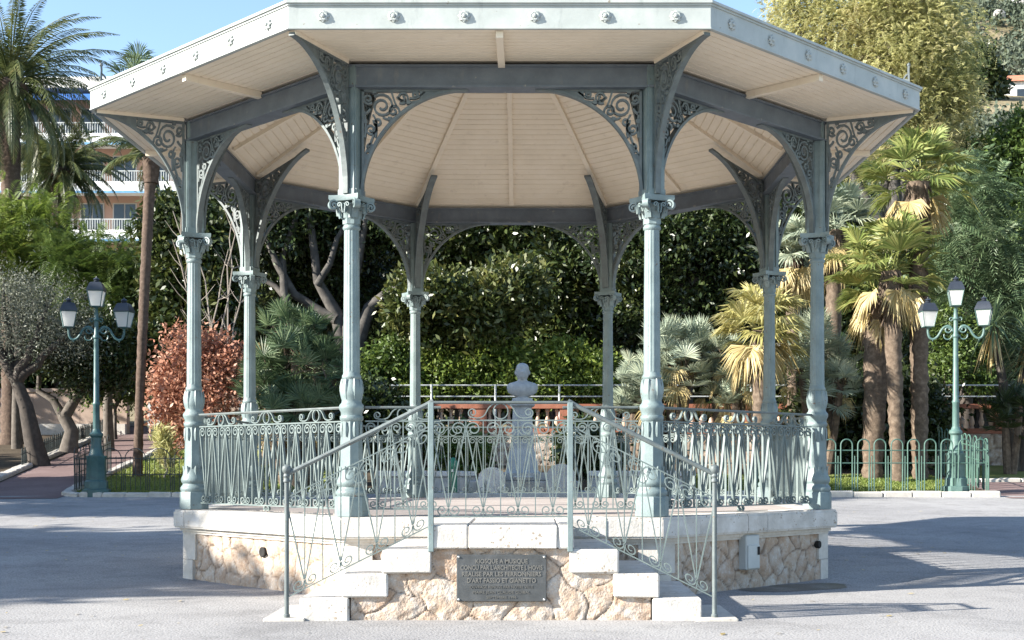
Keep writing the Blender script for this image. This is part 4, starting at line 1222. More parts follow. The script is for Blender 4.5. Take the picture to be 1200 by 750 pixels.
# fan palm ---------------------------------------------------------------
def fan_leaf(base, az, el, pet, rad, nb=22, spread=2.9, fold=.25, droop=.25, wd=.05, tilt=-.35):
    """petiole + pleated fan; returns blade quads and petiole points"""
    base = np.array(base, float); h = np.array([math.cos(az), math.sin(az), 0]); up = np.array([0, 0, 1.]); side = np.array([-math.sin(az), math.cos(az), 0])
    d0 = h*math.cos(el)+up*math.sin(el)
    hub = base+d0*pet; hub[2] -= .12*pet*pet
    te = el+tilt
    ax = h*math.cos(te)+up*math.sin(te); nrm = np.cross(ax, side); nrm = -nrm if nrm[2] < 0 else nrm
    V = []
    for i in range(nb):
        a = -spread/2+spread*i/(nb-1)
        d = ax*math.cos(a)+side*math.sin(a)+nrm*fold*abs(math.sin(a))+rng.normal(0, .03, 3); d /= np.linalg.norm(d)
        l = rad*(.80+.20*math.cos(a*.8))*rnd.uniform(.9, 1.05); s = np.cross(d, nrm); s /= np.linalg.norm(s)+1e-9
        m1 = hub+d*l*.6; tip = hub+d*l; tip[2] -= droop*l*rnd.uniform(.5, 1.3)
        tw = nrm*(wd*.35)*(1 if i % 2 else -1)
        V.append([hub, m1-s*wd+tw, tip, m1+s*wd-tw])
    return V, [base, base+d0*pet*.5+np.array([0, 0, .03]), hub]
def fans(center, n, pet, rad, el=(-.4, 1.4), azr=None, nb=22, wd=.05, droop=.25, jit=.15, spread=2.9, tilt=(-.35, -.35)):
    V = []; st = []
    for i in range(n):
        s = (i+.5)/n; a = i*2.39996+rnd.uniform(-.3, .3)
        if azr: a = rnd.uniform(*azr)
        e_ = el[0]+(el[1]-el[0])*s+rnd.uniform(-.15, .15)
        c = np.array(center)+rng.normal(0, jit, 3)*np.array([1, 1, .6])
        v, p_ = fan_leaf(c, a, e_, pet*rnd.uniform(.75, 1.15), rad*rnd.uniform(.8, 1.12), nb, spread, .22, droop, wd, rnd.uniform(*tilt))
        V += v; st.append(p_)
    return V, st
def fan_palm(name, label, base, top, n, pet, rad, r0, mat, group=None, dry=0, drymat=None, el=(-.35, 1.4), nb=22, wd=.05, droop=.25, skirt=True):
    e = empty(name, base); tag(e, label, 'palm tree', group)
    t = Vector(top)-Vector(base); tm = MB(); m = max(12, int(t.z/.14))
    tm.tube([Vector((t.x*(i/m), t.y*(i/m), -.2+(t.z+.2)*i/m)) for i in range(m+1)], [r0*(.85+.3*i/m)*(1+.10*(i % 2)) for i in range(m+1)], 11, wob=.12)
    V, st = fans((t.x, t.y, t.z+.1), n, pet, rad, el, None, nb, wd, droop, tilt=(-.5, .45))
    sb = MB()
    for p_ in st: sb.tube([tuple(q) for q in p_], [.022, .018, .012], 4)
    if skirt:   # shaggy fibre and old leaf bases under the crown
        for i in range(90):
            a = rnd.uniform(0, 6.283); z = t.z-rnd.uniform(0, 1)**1.5*min(1.4, t.z*.3); rr = r0*1.1
            p0 = Vector((t.x+rr*math.cos(a), t.y+rr*math.sin(a), z)); p1 = p0+Vector((math.cos(a)*.12, math.sin(a)*.12, -.22-rnd.random()*.2))
            tm.tube([p0, p1], [.03, .006], 4)
    tm.build('trunk', M['fibre'], e, angle=50); sb.build('leaf_stalks', mat, e)
    quads_obj('foliage', V, mat, e)
    if dry:
        V, st = fans((t.x, t.y, t.z-.05), dry, pet*.8, rad*.9, (-1.25, -.55), None, nb, wd, .45)
        quads_obj('dry_foliage', V, drymat or M['lf_fan_dry'], e)
    return e
def fan_bush(name, label, base, heads, n, pet, rad, mat, group=None, nb=20, wd=.045, dry=0, el=(-.6, 1.45)):
    """clumping fan palm; heads are (x, y, z) relative to base"""
    e = empty(name, base); tag(e, label, 'palm shrub', group); tm = MB(); V = []; D = []
    for h in heads:
        tm.tube([(h[0]*.3, h[1]*.3, -.1), (h[0]*.7, h[1]*.7, h[2]*.5), h], [.13, .11, .10], 7, wob=.15)
        v, st = fans(h, n, pet, rad, el, None, nb, wd, .06, .12, 3.6, (-.2, 1.1)); V += v
        for p_ in st: tm.tube([tuple(q) for q in p_], [.016, .014, .01], 3)
        if dry: v, st = fans((h[0], h[1], h[2]-.1), dry, pet*.9, rad*.9, (-1.3, -.6), None, nb, wd, .4); D += v
    tm.build('stems', M['fibre'], e); quads_obj('foliage', V, mat, e)
    if D: quads_obj('dry_foliage', D, M['lf_fan_dry'], e)
    return e

# --- left side
b = loc_on(14, 48); date_palm('date_palm', 'tallest date palm with huge arching fronds against the sky', b, W(12, 105, 48), 110, 4.8, .34, M['lf_palm'], 'date palms at the left of the bandstand', el=(-1.0, 1.35), crownr=.6, ll=.55, nl=60)
b = loc_on(74, 56); date_palm('date_palm', 'shorter date palm with drooping rounded crown before the apartment building', b, W(70, 206, 56), 110, 3.2, .36, M['lf_palm'], 'date palms at the left of the bandstand', crownr=.6, ll=.45, nl=52, el=(-.8, 1.3))
b = loc_on(161, 36.7); date_palm('slender_palm', 'very slender tall palm trunk rising from the lawn behind the black fence', b, W(177, 192, 36.7), 22, 1.75, .112, M['lf_palm'], None, el=(-.2, 1.0), crownr=.24, ll=.34, nl=36, r1=.15)
b = loc_on(232, 64); fan_palm('fan_palm', 'distant tall fan palm showing above the left roof edge', b, W(160, 98, 64), 13, .9, 1.3, .2, M['lf_deepfan'], None, nb=26, wd=.03)
b = loc_on(20, 46)
tree('feathery_tree', 'light green feathery tree under the tallest date palm', 'tree', b, 4.0, [blob(20, 265, 46, 42, b, rz=32), blob(58, 270, 46, 30, b), blob(-15, 290, 46, 45, b), blob(40, 310, 46, 40, b, rz=28)], M['lf_bright'], M['bark'], 260, 7, .13, .30, .16, .3, .3, 'feathery trees by the left path', flat=.6, spray=(.75, 11, .035, .35))
b = loc_on(128, 45)
tree('feathery_tree', 'soft green feathery tree behind the left lamp post lanterns', 'tree', b, 4.0, [blob(128, 300, 45, 40, b, rz=26), blob(100, 325, 45, 42, b, rz=30), blob(152, 330, 45, 30, b), blob(75, 300, 45, 30, b, rz=20), blob(120, 360, 45, 42, b)], M['lf_mid'], M['bark'], 300, 7, .13, .30, .16, .3, .3, 'feathery trees by the left path', flat=.6, spray=(.75, 11, .035, .35))
b = loc_on(48, 40)
tree('olive_tree', 'grey twiggy tree with leaning trunk at the left edge', 'tree', b, 2.6, [blob(15, 350, 40, 48, b, rz=34), blob(60, 365, 40, 45, b, rz=36), blob(-20, 390, 40, 50, b), blob(40, 400, 40, 38, b, rz=22), blob(85, 395, 40, 30, b, rz=22)], M['lf_grey'], M['bark_dark'], 1100, 16, .10, .28, .26, .28, .25, lean=(-.75, 0), nlimb=5)
b = loc_on(84, 42)
e = empty('forked_tree', b); tag(e, 'dark tree with trunk forked low in front of the pink wall', 'tree')
tm = MB(); k = 42/F
def rel(px, py, d=42): return W(px, py, d)-b
tm.tube([rel(80, 530), rel(84, 505), rel(75, 488)], [.30, .22, .2], 10)
tm.tube([rel(75, 490), rel(62, 468), rel(45, 458), rel(46, 440)], [.17, .12, .10, .08], 8)
tm.tube([rel(75, 490), rel(88, 468), rel(106, 445), rel(110, 420), rel(100, 390)], [.2, .17, .16, .13, .08], 8)
tm.build('trunk', M['bark'], e, angle=60)
C, O = crown_pts([blob(100, 400, 42, 45, b, rz=28), blob(130, 420, 42, 30, b, rz=22), blob(70, 410, 42, 30, b, rz=20), blob(110, 440, 42, 36, b, rz=14)], 1300, 24, .28, .3)
quads_obj('crown', leaf_quads(C, .15, .4, outward=O), M['lf_dark'], e)
b = loc_on(135, 50)
tree('leafy_shrub', 'mid green shrub showing between the lamp post and the slender palm', 'shrub', b, 1.2, [blob(140, 430, 50, 30, b, rz=32), blob(120, 440, 50, 26, b), blob(160, 445, 50, 26, b)], M['lf_mid'], M['bark'], 700, 24, .16, .25, .08)
b = loc_on(60, 58)
tree('dark_tree', 'dark tree behind the pink garden wall', 'tree', b, 4, [blob(20, 380, 58, 70, b), blob(80, 360, 58, 70, b), blob(140, 380, 58, 60, b), blob(50, 430, 58, 60, b, rz=30), blob(130, 435, 58, 50, b, rz=30), blob(190, 400, 58, 50, b)], M['lf_dark'], M['bark_dark'], 2600, 22, .28, .4, .3)
b = loc_on(200, 43)
tree('laurel_tree', 'glossy yellow green evergreen beside the slender palm trunk', 'tree', b, 3.5, [blob(200, 270, 43, 28, b, rz=40), blob(205, 330, 43, 34, b, rz=40), blob(235, 290, 43, 36, b, rz=40), blob(215, 385, 43, 36, b, rz=30), blob(255, 340, 43, 34, b, rz=50), blob(185, 400, 43, 24, b)], M['lf_magnolia'], M['bark_dark'], 1500, 24, .24, .24, .16, .45)
b = loc_on(230, 37.5)
tree('copper_bush', 'round bush of dry coppery red leaves on the left lawn', 'shrub', b, .9, [blob(228, 450, 37.5, 44, b, rz=58), blob(205, 475, 37.5, 28, b, rz=38), blob(262, 465, 37.5, 32, b, rz=50), blob(240, 410, 37.5, 30, b, rz=36), blob(228, 500, 37.5, 44, b, rz=24), blob(192, 445, 37.5, 16, b, rz=20), blob(274, 425, 37.5, 20, b, rz=28), blob(210, 405, 37.5, 20, b, rz=22)], M['lf_copper'], M['twig'], 700, 20, .14, .16, .05, .5, .25, nlimb=9, r1=.012)
b = loc_on(240, 38.8); e = empty('bare_tree', b); tag(e, 'bare pale twiggy sapling rising out of the coppery bush', 'tree'); tm = MB()
for i in range(9):
    px = rnd.uniform(195, 285); tip = W(px+rnd.uniform(-10, 10), rnd.uniform(235, 300), 38.8)-b; foot = W(215+rnd.uniform(0, 50), 500, 38.8)-b
    pts = [foot.lerp(tip, t)+Vector((rnd.uniform(-.12, .12), rnd.uniform(-.15, .15), 0))*(t > 0) for t in [q/7 for q in range(8)]]
    tm.tube(pts, [.035*(1-q/8)+.008 for q in range(8)], 5)
    for j in range(9):
        q = rnd.randint(2, 6); p0 = pts[q]; p1 = p0+Vector((rnd.uniform(-.6, .6), rnd.uniform(-.5, .5), rnd.uniform(.2, .8)))
        tm.tube([p0, p0.lerp(p1, .5)+Vector((0, 0, -.05)), p1], [.014, .011, .005], 4)
tm.build('stem', M['twig'], e)
b = loc_on(196, 36.2)
tree('grass_clump', 'tall pale grassy shrub at the foot of the slender palm', 'shrub', b, .3, [blob(196, 535, 36.2, 7, b, rz=22), blob(190, 515, 36.2, 5, b, rz=22)], M['lf_yellow'], M['twig'], 60, 12, .3, .08, .03, .12, .2, ow=.2, droop=-.8)
# clumping fan palms
b = loc_on(345, 34.5)
hd = [(W(px, py, 34.5+dd)-b)[:] for px, py, dd in ((345, 420, 0), (318, 440, .3), (372, 432, -.2), (335, 390, .5), (365, 400, .4), (388, 455, 0), (310, 460, .2), (350, 478, -.4), (325, 485, -.3), (375, 485, -.3))]
fan_bush('dwarf_fan_palm', 'dark green clumping fan palm left of the bandstand interior', b, hd, 18, .55, .62, M['lf_deepfan'], 'clumping fan palms', dry=2, nb=28, wd=.017)
b = loc_on(785, 37)
hd = [(W(px, py, 37+dd)-b)[:] for px, py, dd in ((785, 405, 0), (770, 430, .2), (800, 440, -.2), (760, 455, -.3), (810, 410, .3))]
fan_bush('dwarf_fan_palm', 'silvery blue clumping fan palm behind the right front column', b, hd, 22, .5, .58, M['lf_blue'], 'clumping fan palms', dry=3, nb=28, wd=.017)
b = loc_on(742, 37)
hd = [(W(px, py, 37+dd)-b)[:] for px, py, dd in ((742, 445, 0), (755, 470, -.2), (735, 478, .1))]
fan_bush('dwarf_fan_palm', 'small silvery fan palm lowest and nearest the bust', b, hd, 18, .4, .45, M['lf_blue'], 'clumping fan palms', nb=28, wd=.017)
b = loc_on(858, 37)
hd = [(W(px, py, 37+dd)-b)[:] for px, py, dd in ((850, 420, 0), (835, 450, .2), (872, 440, -.1), (862, 470, -.3))]
fan_bush('dwarf_fan_palm', 'silver green fan palm crouching beneath the golden fan palm', b, hd, 18, .45, .55, M['lf_blue'], 'clumping fan palms', dry=5, nb=28, wd=.017)
b = loc_on(960, 37)
hd = [(W(px, py, 37+dd)-b)[:] for px, py, dd in ((955, 400, 0), (975, 425, .2), (940, 440, -.1), (985, 450, -.3), (965, 470, 0))]
fan_bush('dwarf_fan_palm', 'dull green clumping fan palm behind the right side column', b, hd, 18, .5, .6, M['lf_blue'], 'clumping fan palms', dry=2, nb=28, wd=.017)
# golden fan palm
b = loc_on(889, 35.5)
fan_palm('fan_palm', 'golden yellow fan palm with drooping dry fans inside the right arch', b, W(893, 388, 35.5), 28, .75, .95, .2, M['lf_gold'], 'fan palms with trunks', dry=9, el=(-.4, 1.35), nb=34, wd=.028, droop=.35)
# trio on the right lawn
b = loc_on(1022, 36.2); fan_palm('fan_palm', 'thick trunked fan palm leftmost of three on the right lawn', b, W(1028, 345, 36.2), 26, .85, .8, .30, M['lf_fan'], 'fan palms with trunks', dry=6, nb=30, wd=.028)
b = loc_on(1053, 35.4); fan_palm('fan_palm', 'middle fan palm of three on the lawn with low wide crown', b, W(1044, 318, 35.4), 30, 1.0, .95, .21, M['lf_fan'], 'fan palms with trunks', dry=6, nb=32, wd=.032)
b = loc_on(1078, 36); fan_palm('fan_palm', 'tallest fan palm of three on the lawn with hanging dead fans', b, W(1076, 214, 36), 30, .95, 1.0, .24, M['lf_fan'], 'fan palms with trunks', dry=10, nb=32, wd=.032)
b = loc_on(975, 39); fan_palm('fan_palm', 'grey green fan palm behind the right bracket', b, W(978, 270, 39), 34, .9, .85, .2, M['lf_blue'], 'fan palms with trunks', dry=6, nb=30, wd=.028)
b = loc_on(930, 40); fan_palm('fan_palm', 'pale shaggy fan palm between the two right columns', b, W(930, 300, 40), 34, .8, .8, .2, M['lf_blue'], 'fan palms with trunks', dry=14, nb=30, wd=.026)

# --- dark evergreens behind the bandstand
b = loc_on(395, 47)
e = empty('fig_tree', b); tag(e, 'huge dark fig tree with pale spreading limbs behind the left arch', 'tree'); tm = MB()
def rel(px, py, d=47): return W(px, py, d)-b
for pts, rr in (([(408, 500), (405, 430), (395, 370), (372, 330), (365, 270), (355, 215)], [.55, .42, .36, .26, .19, .06]), ([(408, 460), (420, 400), (432, 360), (452, 345), (480, 330), (510, 300)], [.4, .38, .33, .27, .18, .05]), ([(395, 375), (375, 365), (345, 345), (325, 310), (312, 280), (300, 230)], [.3, .27, .24, .2, .13, .04]),
                ([(340, 480), (345, 400), (335, 345), (330, 300), (350, 250), (360, 205)], [.35, .26, .22, .18, .11, .04]), ([(372, 335), (388, 310), (395, 280), (410, 255), (425, 210)], [.2, .17, .14, .09, .03]), ([(405, 400), (412, 350), (420, 300), (430, 250), (445, 200)], [.34, .28, .22, .14, .04]), ([(335, 350), (322, 335), (305, 325), (290, 300), (275, 265)], [.18, .15, .13, .09, .03])):
    tm.tube([rel(x, y)+Vector((0, rnd.uniform(-.3, .3), 0)) for x, y in pts], [q*.68 for q in rr], 9, wob=.08)
tm.build('trunk', M['bark_pale'], e, angle=60)
C, O = crown_pts([blob(300, 260, 48, 60, b, rz=40), blob(350, 250, 48, 60, b, rz=50), blob(410, 260, 49, 60, b, rz=40), blob(460, 260, 48, 50, b, rz=40), blob(330, 320, 50, 50, b), blob(400, 320, 51, 60, b), blob(360, 200, 48, 80, b, rz=40), blob(450, 390, 51, 40, b), blob(300, 400, 51, 50, b)], 2200, 32, .27, .25)
quads_obj('crown', leaf_quads(C, .21, .42, outward=O), M['lf_dark'], e)
b = loc_on(540, 43.2)
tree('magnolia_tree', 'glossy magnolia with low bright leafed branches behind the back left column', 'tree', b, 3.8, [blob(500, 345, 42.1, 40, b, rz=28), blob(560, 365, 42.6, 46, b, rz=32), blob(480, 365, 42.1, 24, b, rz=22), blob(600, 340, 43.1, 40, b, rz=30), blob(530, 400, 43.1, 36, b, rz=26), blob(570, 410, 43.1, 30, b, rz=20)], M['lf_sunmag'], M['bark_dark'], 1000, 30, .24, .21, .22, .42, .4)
b = loc_on(570, 47.5)
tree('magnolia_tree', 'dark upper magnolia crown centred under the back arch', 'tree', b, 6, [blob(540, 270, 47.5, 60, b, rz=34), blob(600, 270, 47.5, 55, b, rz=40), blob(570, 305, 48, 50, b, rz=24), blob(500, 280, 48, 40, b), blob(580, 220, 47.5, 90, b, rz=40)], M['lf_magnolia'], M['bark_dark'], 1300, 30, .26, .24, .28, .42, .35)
b = loc_on(655, 46.5)
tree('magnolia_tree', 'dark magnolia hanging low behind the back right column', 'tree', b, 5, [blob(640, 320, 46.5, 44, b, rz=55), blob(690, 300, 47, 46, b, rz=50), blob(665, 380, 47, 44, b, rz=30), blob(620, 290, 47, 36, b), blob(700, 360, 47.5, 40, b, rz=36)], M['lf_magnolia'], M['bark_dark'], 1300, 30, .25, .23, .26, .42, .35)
b = loc_on(800, 45)
tree('evergreen_tree', 'broad dark evergreen behind the right arch', 'tree', b, 5, [blob(740, 290, 45, 55, b), blob(800, 280, 45, 60, b, rz=50), blob(860, 280, 45, 55, b, rz=50), blob(770, 350, 45.5, 50, b), blob(840, 350, 46, 55, b), blob(900, 320, 46, 50, b), blob(800, 400, 47, 60, b, rz=40)], M['lf_dark'], M['bark_dark'], 2300, 34, .21, .26, .3, .42, .3)
# terrace hedge and woods behind
for px, lab in ((450, 'sunlit green shrub of the terrace hedge left of the back left column'), (515, 'bright green terrace shrub right of the back left column'), (575, 'bright green terrace shrub left of the bust'), (640, 'bright green terrace shrub right of the bust'), (695, 'bright green terrace shrub at the back right column')):
    b = loc_on(px, 42.6)
    q = [rnd.uniform(-12, 10) for _ in range(8)]
    tree('hedge_shrub', lab, 'shrub', b, 1.2, [blob(px+q[0], 428+q[1], 42.6, 26, b, rz=22), blob(px-24+q[2], 436+q[3], 42.6, 18, b, rz=24), blob(px+24+q[4], 432+q[5], 42.6, 18, b, rz=24), blob(px+q[6], 455, 42.6, 34, b, rz=12), blob(px+q[7]*2, 412+q[1], 42.6, 9, b, rz=20)], M['lf_bright'] if px > 470 else M['lf_mid'], M['bark_dark'], 300, 22, .17, .17, .06, .45, .1, group='shrubs of the terrace hedge')
tn = 0
for px, py, d, r, lab in ((300, 330, 62, 90, 'far dark tree left of the fig tree'), (470, 330, 64, 95, 'far dark tree seen between fig and magnolia'), (640, 330, 64, 95, 'far dark tree behind the magnolias'), (800, 340, 63, 95, 'far dark tree behind the right arch evergreen'), (950, 330, 60, 95, 'far dark tree behind the shaggy fan palm'), (1060, 380, 58, 80, 'far dark tree behind the lawn fan palms')):
    b = loc_on(px, d)
    tree('dark_tree', lab, 'tree', b, 4, [blob(px, py, d, r, b), blob(px-60, py+40, d, r*.8, b), blob(px+60, py+40, d, r*.8, b), blob(px, py+110, d, r*.9, b, rz=r*.7), blob(px, py-60, d, r*.8, b)], M['lf_dark'], M['bark_dark'], 1900, 20, .42, .55, .35, .5, .45, 'dark trees far behind the bandstand')
for px, py, d, r, lab in ((-90, 360, 55, 95, 'dark tree just beyond the left edge of the pink garden wall'), (-260, 370, 52, 95, 'dark tree far left beside the garden bed'), (-430, 360, 56, 100, 'outermost dark tree left of the plaza'), (1330, 350, 50, 95, 'dark tree right of the cabbage tree beyond the picture edge'), (1500, 350, 52, 100, 'outermost dark tree right of the plaza')):
    b = loc_on(px, d)
    tree('dark_tree', lab, 'tree', b, 4, [blob(px, py, d, r, b), blob(px-60, py+40, d, r*.8, b), blob(px+60, py+40, d, r*.8, b), blob(px, py+100, d, r*.9, b, rz=r*.7)], M['lf_mid'], M['bark_dark'], 1100, 20, .36, .5, .35, .5, .45, 'dark trees at the sides of the garden')
# --- right side
b = loc_on(1040, 52)
tree('poplar_tree', 'tall yellow green poplar filling the sky right of the roof', 'tree', b, 8, [blob(1040, 60, 52, 70, b, rz=80), blob(960, 50, 52, 60, b, rz=60), blob(1100, 50, 52, 52, b, rz=70), blob(1020, 140, 52, 75, b, rz=60), blob(1090, 130, 52, 55, b, rz=55), blob(1010, -10, 52, 60, b), blob(1060, -50, 52, 70, b), blob(1100, 190, 52, 40, b, rz=50), blob(930, 10, 52, 34, b, rz=30), blob(1122, 110, 52, 24, b, rz=40)], M['lf_yellow'], M['bark_pale'], 1500, 24, .17, .34, .32, .45, .2, ow=.3, nlimb=10, spray=(.30, 6, .055, .6))
b = loc_on(1130, 46)
tree('dark_conifer', 'dark feathery conifer right of the lawn fan palms', 'tree', b, 4, [blob(1140, 230, 46, 36, b, rz=50), blob(1125, 290, 46, 46, b, rz=50), blob(1165, 290, 46, 46, b, rz=60), blob(1110, 350, 46, 46, b), blob(1170, 370, 46, 50, b)], M['lf_deepfan'], M['bark_dark'], 420, 7, .16, .3, .2, .22, .3, spray=(.9, 10, .04, .6))
b = loc_on(1185, 52)
tree('dark_tree', 'dark tree with ochre tips at the right edge of the picture', 'tree', b, 4, [blob(1190, 210, 52, 34, b, rz=44), blob(1205, 280, 52, 44, b, rz=50), blob(1150, 200, 52, 26, b, rz=40), blob(1210, 160, 52, 30, b)], M['lf_mid'], M['bark_dark'], 1500, 20, .22, .3, .2, .4, .4)
b = loc_on(1150, 49)
tree('dark_tree', 'dense dark shrubbery tree behind the balustrade', 'tree', b, 2.5, [blob(1110, 410, 49, 50, b, rz=40), blob(1160, 420, 49, 50, b, rz=40), blob(1210, 400, 49, 60, b, rz=60), blob(1180, 350, 49, 50, b), blob(1100, 350, 49, 40, b)], M['lf_dark'], M['bark_dark'], 2400, 20, .22, .3, .2, .42, .4)
b = loc_on(1115, 44.8)
tree('leafy_shrub', 'small bright green shrub behind the right lamp post', 'shrub', b, .8, [blob(1105, 380, 44.8, 18, b), blob(1128, 400, 44.8, 18, b, rz=24), blob(1112, 430, 44.8, 22, b, rz=20), blob(1145, 445, 44.8, 16, b)], M['lf_mid'], M['bark_dark'], 420, 16, .15, .18, .06)
# strap-leaved tree: bundle of long pointed leaves
def spiky(name, label, base, trunk, heads, n, L, mat, dry=30):
    e = empty(name, base); tag(e, label, 'tree'); tm = MB()
    for pts, rr in trunk: tm.tube(pts, rr, 8, wob=.08)
    V = []; D = []
    for h in heads:
        h = np.array(h)
        for i in range(n+dry):
            isd = i >= n
            a = rnd.uniform(0, 6.283); e_ = rnd.uniform(-1.45, -1.0) if isd else rnd.uniform(-.7, 1.4)
            d = np.array([math.cos(a)*math.cos(e_), math.sin(a)*math.cos(e_), math.sin(e_)]); s = np.array([-math.sin(a), math.cos(a), 0])*.035
            l = L*rnd.uniform(.7, 1.1); m1 = h+d*l*.5; tip = h+d*l+np.array([0, 0, -.25*l])
            (D if isd else V).append([h, m1-s, tip, m1+s])
    tm.build('trunk', M['bark_dark'], e, angle=60); quads_obj('leaves', V, mat, e)
    if D: quads_obj('dead_leaves', D, M['lf_fan_dry'], e)
    return e
b = loc_on(1188, 38.5)
def rel(px, py, d=38.5): return W(px, py, d)-b
spiky('cabbage_tree', 'spiky cabbage tree with leaning dark stems at the right edge', b, [([rel(1190, 560), rel(1183, 490), rel(1172, 430), rel(1164, 385)], [.2, .16, .14, .12]), ([rel(1196, 560), rel(1200, 500), rel(1208, 440)], [.18, .15, .12]), ([rel(1183, 490), rel(1196, 450), rel(1205, 400)], [.12, .1, .08])], [rel(1164, 380)[:], rel(1208, 425)[:], rel(1205, 395)[:]], 110, 1.3, M['lf_deepfan'])
b = loc_on(1182, 37.6)
hd = [(W(px, py, 37.6)-b)[:] for px, py in ((1178, 495), (1195, 480))]
fan_bush('dwarf_fan_palm', 'dark small palm clump before the stone wall at the right edge', b, hd, 18, .5, .5, M['lf_dark'], 'clumping fan palms', nb=28, wd=.017)
# dark shrubs behind the fan palms on the lawn and below the fig
for px, d, py, r, lab in ((990, 39.4, 470, 46, 'dark shrub filling the gap left of the lawn fan palms'), (1060, 39.3, 470, 40, 'dark shrub behind the trunks of the lawn fan palms'), (430, 39.3, 480, 34, 'dark low shrub below the pale fig limbs'), (360, 39.4, 470, 40, 'dark low shrub behind the dark fan palm'), (480, 39, 505, 22, 'low planting at the foot of the back left column'), (680, 39.2, 515, 18, 'low planting right of the bust'), (540, 33.6, 526, 16, 'low yellow green plants in the left planter'), (700, 33.6, 530, 16, 'low dark plants in the right planter')):
    b = loc_on(px, d)
    tree('low_shrub', lab, 'shrub', b, .3, [blob(px, py, d, r, b), blob(px-r*.7, py+r*.4, d, r*.7, b), blob(px+r*.7, py+r*.4, d, r*.7, b)]+([blob(px, 520, d, r*.9, b, rz=30)] if py < 500 else []), M['lf_mid'] if 'yellow' in lab else M['lf_dark'], M['bark_dark'], 800 if r > 25 else 300, 18, .18, .2, .05, .45, .3)

# fallen leaves and grit on the plaza
n = 420; x = rng.uniform(-9, 9, n); y = rng.uniform(-9, 12, n)
keep = (np.hypot(x, y) > 4.5) & ((np.abs(x) > 2.2) | (y < -5.8) | (y > -3)); x = x[keep]; y = y[keep]
Cc = np.c_[x, y, [gh(a, b)+.006 for a, b in zip(x, y)]]; ang = rng.random(len(x))*6.28; sz = .015+.035*rng.random(len(x))
d_ = np.c_[np.cos(ang), np.sin(ang), 0*ang]*sz[:, None]; s2 = np.c_[-np.sin(ang), np.cos(ang), .3+0*ang]*sz[:, None]*.5
Vv = np.stack([Cc, Cc+d_+s2, Cc+2*d_+[0, 0, .006], Cc+d_-s2*[1, 1, -.3]], 1)
tag(quads_obj('fallen_leaves', Vv, M['lf_fan_dry']), 'small dry fallen leaves scattered on the plaza', 'leaves', kind='stuff')

# trees standing left of the picture: their shade falls across the plaza; last two added to shade path and garden
for (x, y, hgt, r, lab) in ((-23.6, -7.2, 9.5, 3.3, 'dense evergreen left of the plaza nearest the camera'), (-28.5, -5.0, 11.5, 3.2, 'dense evergreen left of the plaza second from the camera'), (-22.5, 6.8, 14.8, 3.7, 'dense evergreen left of the plaza near the garden path'), (-24.5, 12.6, 7.6, 2.9, 'small unseen evergreen left of the plaza added to shade the path'), (-31.5, 19, 7.4, 3.6, 'dense unseen evergreen added to shade the left garden bed')):
    b = Vector((x, y, gh(x, y)))
    tree('plaza_tree', lab, 'tree', b, hgt*.45, [(0, 0, hgt-r*.75, r, r, r*.8), (r*.4, .3*r, hgt-r*1.3, r*.8, r*.8, r*.7), (-r*.4, -.3*r, hgt-r*1.3, r*.8, r*.8, r*.7), (0, 0, hgt-r*1.7, r, r, r*.6)], M['lf_mid'], M['bark'], 2600, 24, .42, .3, .25, .6, .2, 'evergreens left of the plaza')

# ---------------------------------------------------------------- apartment building
bx0 = W(60, 0, 90).x-14; bx1 = W(224, 0, 90).x; by = DD(90)
bz = gh(-34, by)-1
ab_ = empty('apartment_building', ((bx0+bx1)/2, by, bz)); tag(ab_, 'white apartment block with balconies, salmon walls and blue awnings', 'building')
hwid = (bx1-bx0)/2; zt = W(0, 96, 90).z-bz
mb = MB(); mb.box(-hwid+.5, hwid-.5, 1.8, 14, 0, zt-.5); mb.build('wall', M['salmon'], ab_)
mb = MB(); mb.box(-hwid-.3, hwid+.3, -.4, 14.5, zt-.5, zt+.25); mb.build('roof', M['bwhite'], ab_)
FH = 3.35; nf = int((zt-1)/FH)
for f in range(nf+1):
    z = zt-.5-f*FH
    if f:
        mb = MB(); mb.box(-hwid, hwid, 0, 1.8, z-.35, z+.30); mb.build('balcony', M['bwhite'], ab_) if f else None
        bal_ = ab_.children[-1]
        rb = MB(); rb.box(-hwid, hwid, .03, .08, z+1.0, z+1.07)
        x = -hwid
        while x < hwid: rb.box(x, x+.05, .04, .07, z+.302, z+.999); x += .17
        rb.build('balcony_rail', M['white_iron'], bal_)
    if f < nf:
        zb_ = z-FH
        aw = MB(); aw.add([(-hwid+.3, 1.7, z-.02), (hwid-.3, 1.7, z-.02), (hwid-.3, -.25, z-.40), (-hwid+.3, -.25, z-.40)], [(0, 1, 2, 3)])
        aw.box(-hwid+.3, hwid-.3, -.28, -.252, z-.40-(.42 if f == 0 else .16), z-.40); aw.build('awning', M['awning' if f == 0 else 'awning_pale'], ab_)
        for i in range(9):
            xx = -hwid+1.6+i*(2*hwid-3)/9
            wn = MB(); wn.box(xx, xx+1.7, 1.74, 1.797, zb_+.4, zb_+2.5); wo = wn.build('window', M['bgrey'], ab_)
            pn = MB(); pn.box(xx+.1, xx+.8, 1.70, 1.737, zb_+.5, zb_+2.4); pn.box(xx+.9, xx+1.6, 1.70, 1.737, zb_+.5, zb_+2.4); pn.build('pane', M['window'], wo)
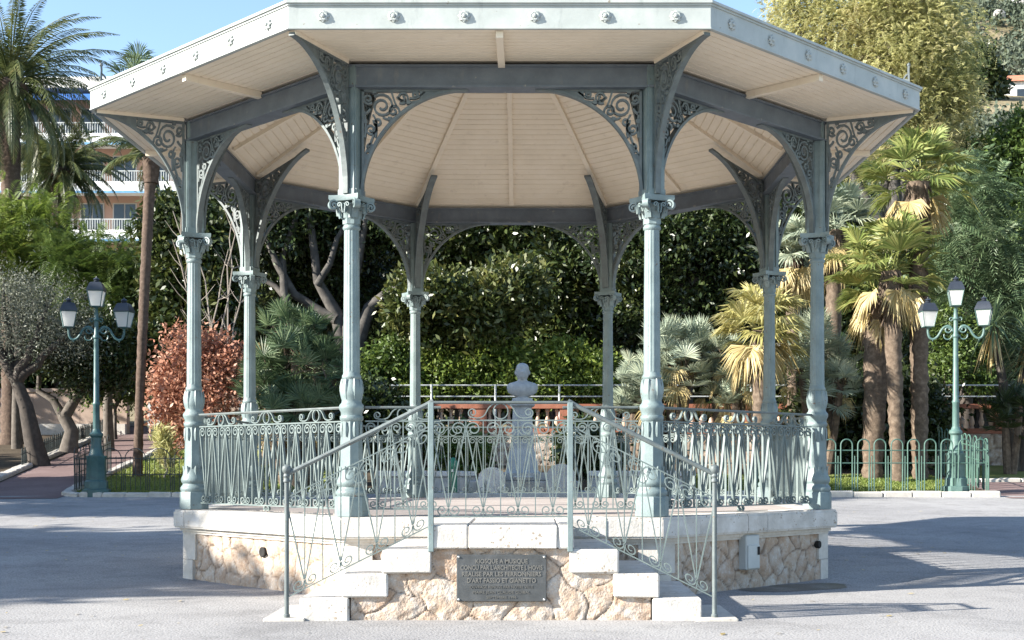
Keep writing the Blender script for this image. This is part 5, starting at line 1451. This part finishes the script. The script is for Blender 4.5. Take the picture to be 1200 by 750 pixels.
# hillside house
hp = loc_on(1190, 184); hp.z -= 1
hs = empty('hillside_house', hp, R(-8)); tag(hs, 'white house with red tiled roof on the wooded hillside', 'house')
mb = MB(); mb.box(-4.2, 9, 0, 8, -3, 3.0); mb.build('wall', M['bwhite'], hs)
mb = MB(); mb.add([(-4.7, -.5, 2.95), (9.5, -.5, 2.95), (9.5, 4, 5.0), (-4.7, 4, 5.0), (-4.7, 8.5, 2.95), (9.5, 8.5, 2.95)], [(0, 1, 2, 3), (3, 2, 5, 4), (0, 3, 4), (1, 5, 2)]); mb.build('roof', M['redroof'], hs)
for x in (-2.6, .2, 3.0, 5.8):
    mb = MB(); mb.box(x, x+1, -.06, -.003, .3, 1.9); mb.build('window', M['window'], hs)
# woods on the hill
def hill_wood(n, px0, px1, d0, d1, per, size, label, spread):
    C = []
    for i in range(n):
        d = d0+(d1-d0)*rnd.random(); px = rnd.uniform(px0, px1); p = loc_on(px, d)
        if 145 < d < 192 and px > 1140: continue
        hh = rnd.uniform(1.5, 4.5)
        u = rand_unit(per); u[:, 2] = np.abs(u[:, 2]); C.append(np.array(p)+u*np.array([hh*.6, hh*.6, hh])*(.5+.5*rng.random((per, 1))))
    C = np.concatenate(C)
    o = quads_obj('hill_woods', leaf_quads(C, size, .6, up=.8), M['lf_hill'], None); tag(o, label, 'woods', kind='stuff')
hill_wood(1500, 1060, 1290, 192, 560, 70, .8, 'grey green woods covering the far hillside', 1)
hill_wood(700, 1000, 1300, 70, 146, 60, .5, 'dark green woods on the lower hillside', 1)
for i, (px, d, s, lab) in enumerate(((1178, 330, 3.0, 'pale rock face high on the hill at the top edge'), (1194, 350, 4.5, 'largest pale rock face at the top right corner'), (1194, 285, 2.6, 'pale rock outcrop just above the red roofed house'), (1171, 262, 1.2, 'small pale rock among the hill trees'))):
    p = loc_on(px, d); mb = MB(); t = MB()
    prof = [(s*1.0, -s*.3), (s*1.05, s*.3), (s*.9, s*.7), (s*.55, s*1.0), (s*.1, s*1.1)]
    t.lathe(prof, 14, sm=False)
    mb.add([(x*(1+.3*mnoise.noise((x*.5, z*.4, i))), y*.6*(1+.3*mnoise.noise((y*.5, z*.5, i+4))), z*(1+.25*mnoise.noise((x*.4, y*.4, i+9)))) for x, y, z in t.v], t.f)
    o = mb.build('rock_outcrop', M['rock']); o.location = p+Vector((0, 0, 1)); tag(o, lab, 'rock', 'rock faces on the hill')
for px, d, hgt, lab in ((1149, 176, 7.5, 'dark cypress left of the hillside house'), (1156, 178, 5.0, 'shorter dark cypress against the hillside house')):
    b = loc_on(px, d)
    tree('cypress', lab, 'tree', b, 1, [(0, 0, hgt*.35, 2.2, 2.2, hgt*.35), (0, 0, hgt*.65, 1.5, 1.5, hgt*.35)], M['lf_dark'], M['bark_dark'], 400, 14, .8, .5, .2, group='cypresses by the hillside house')
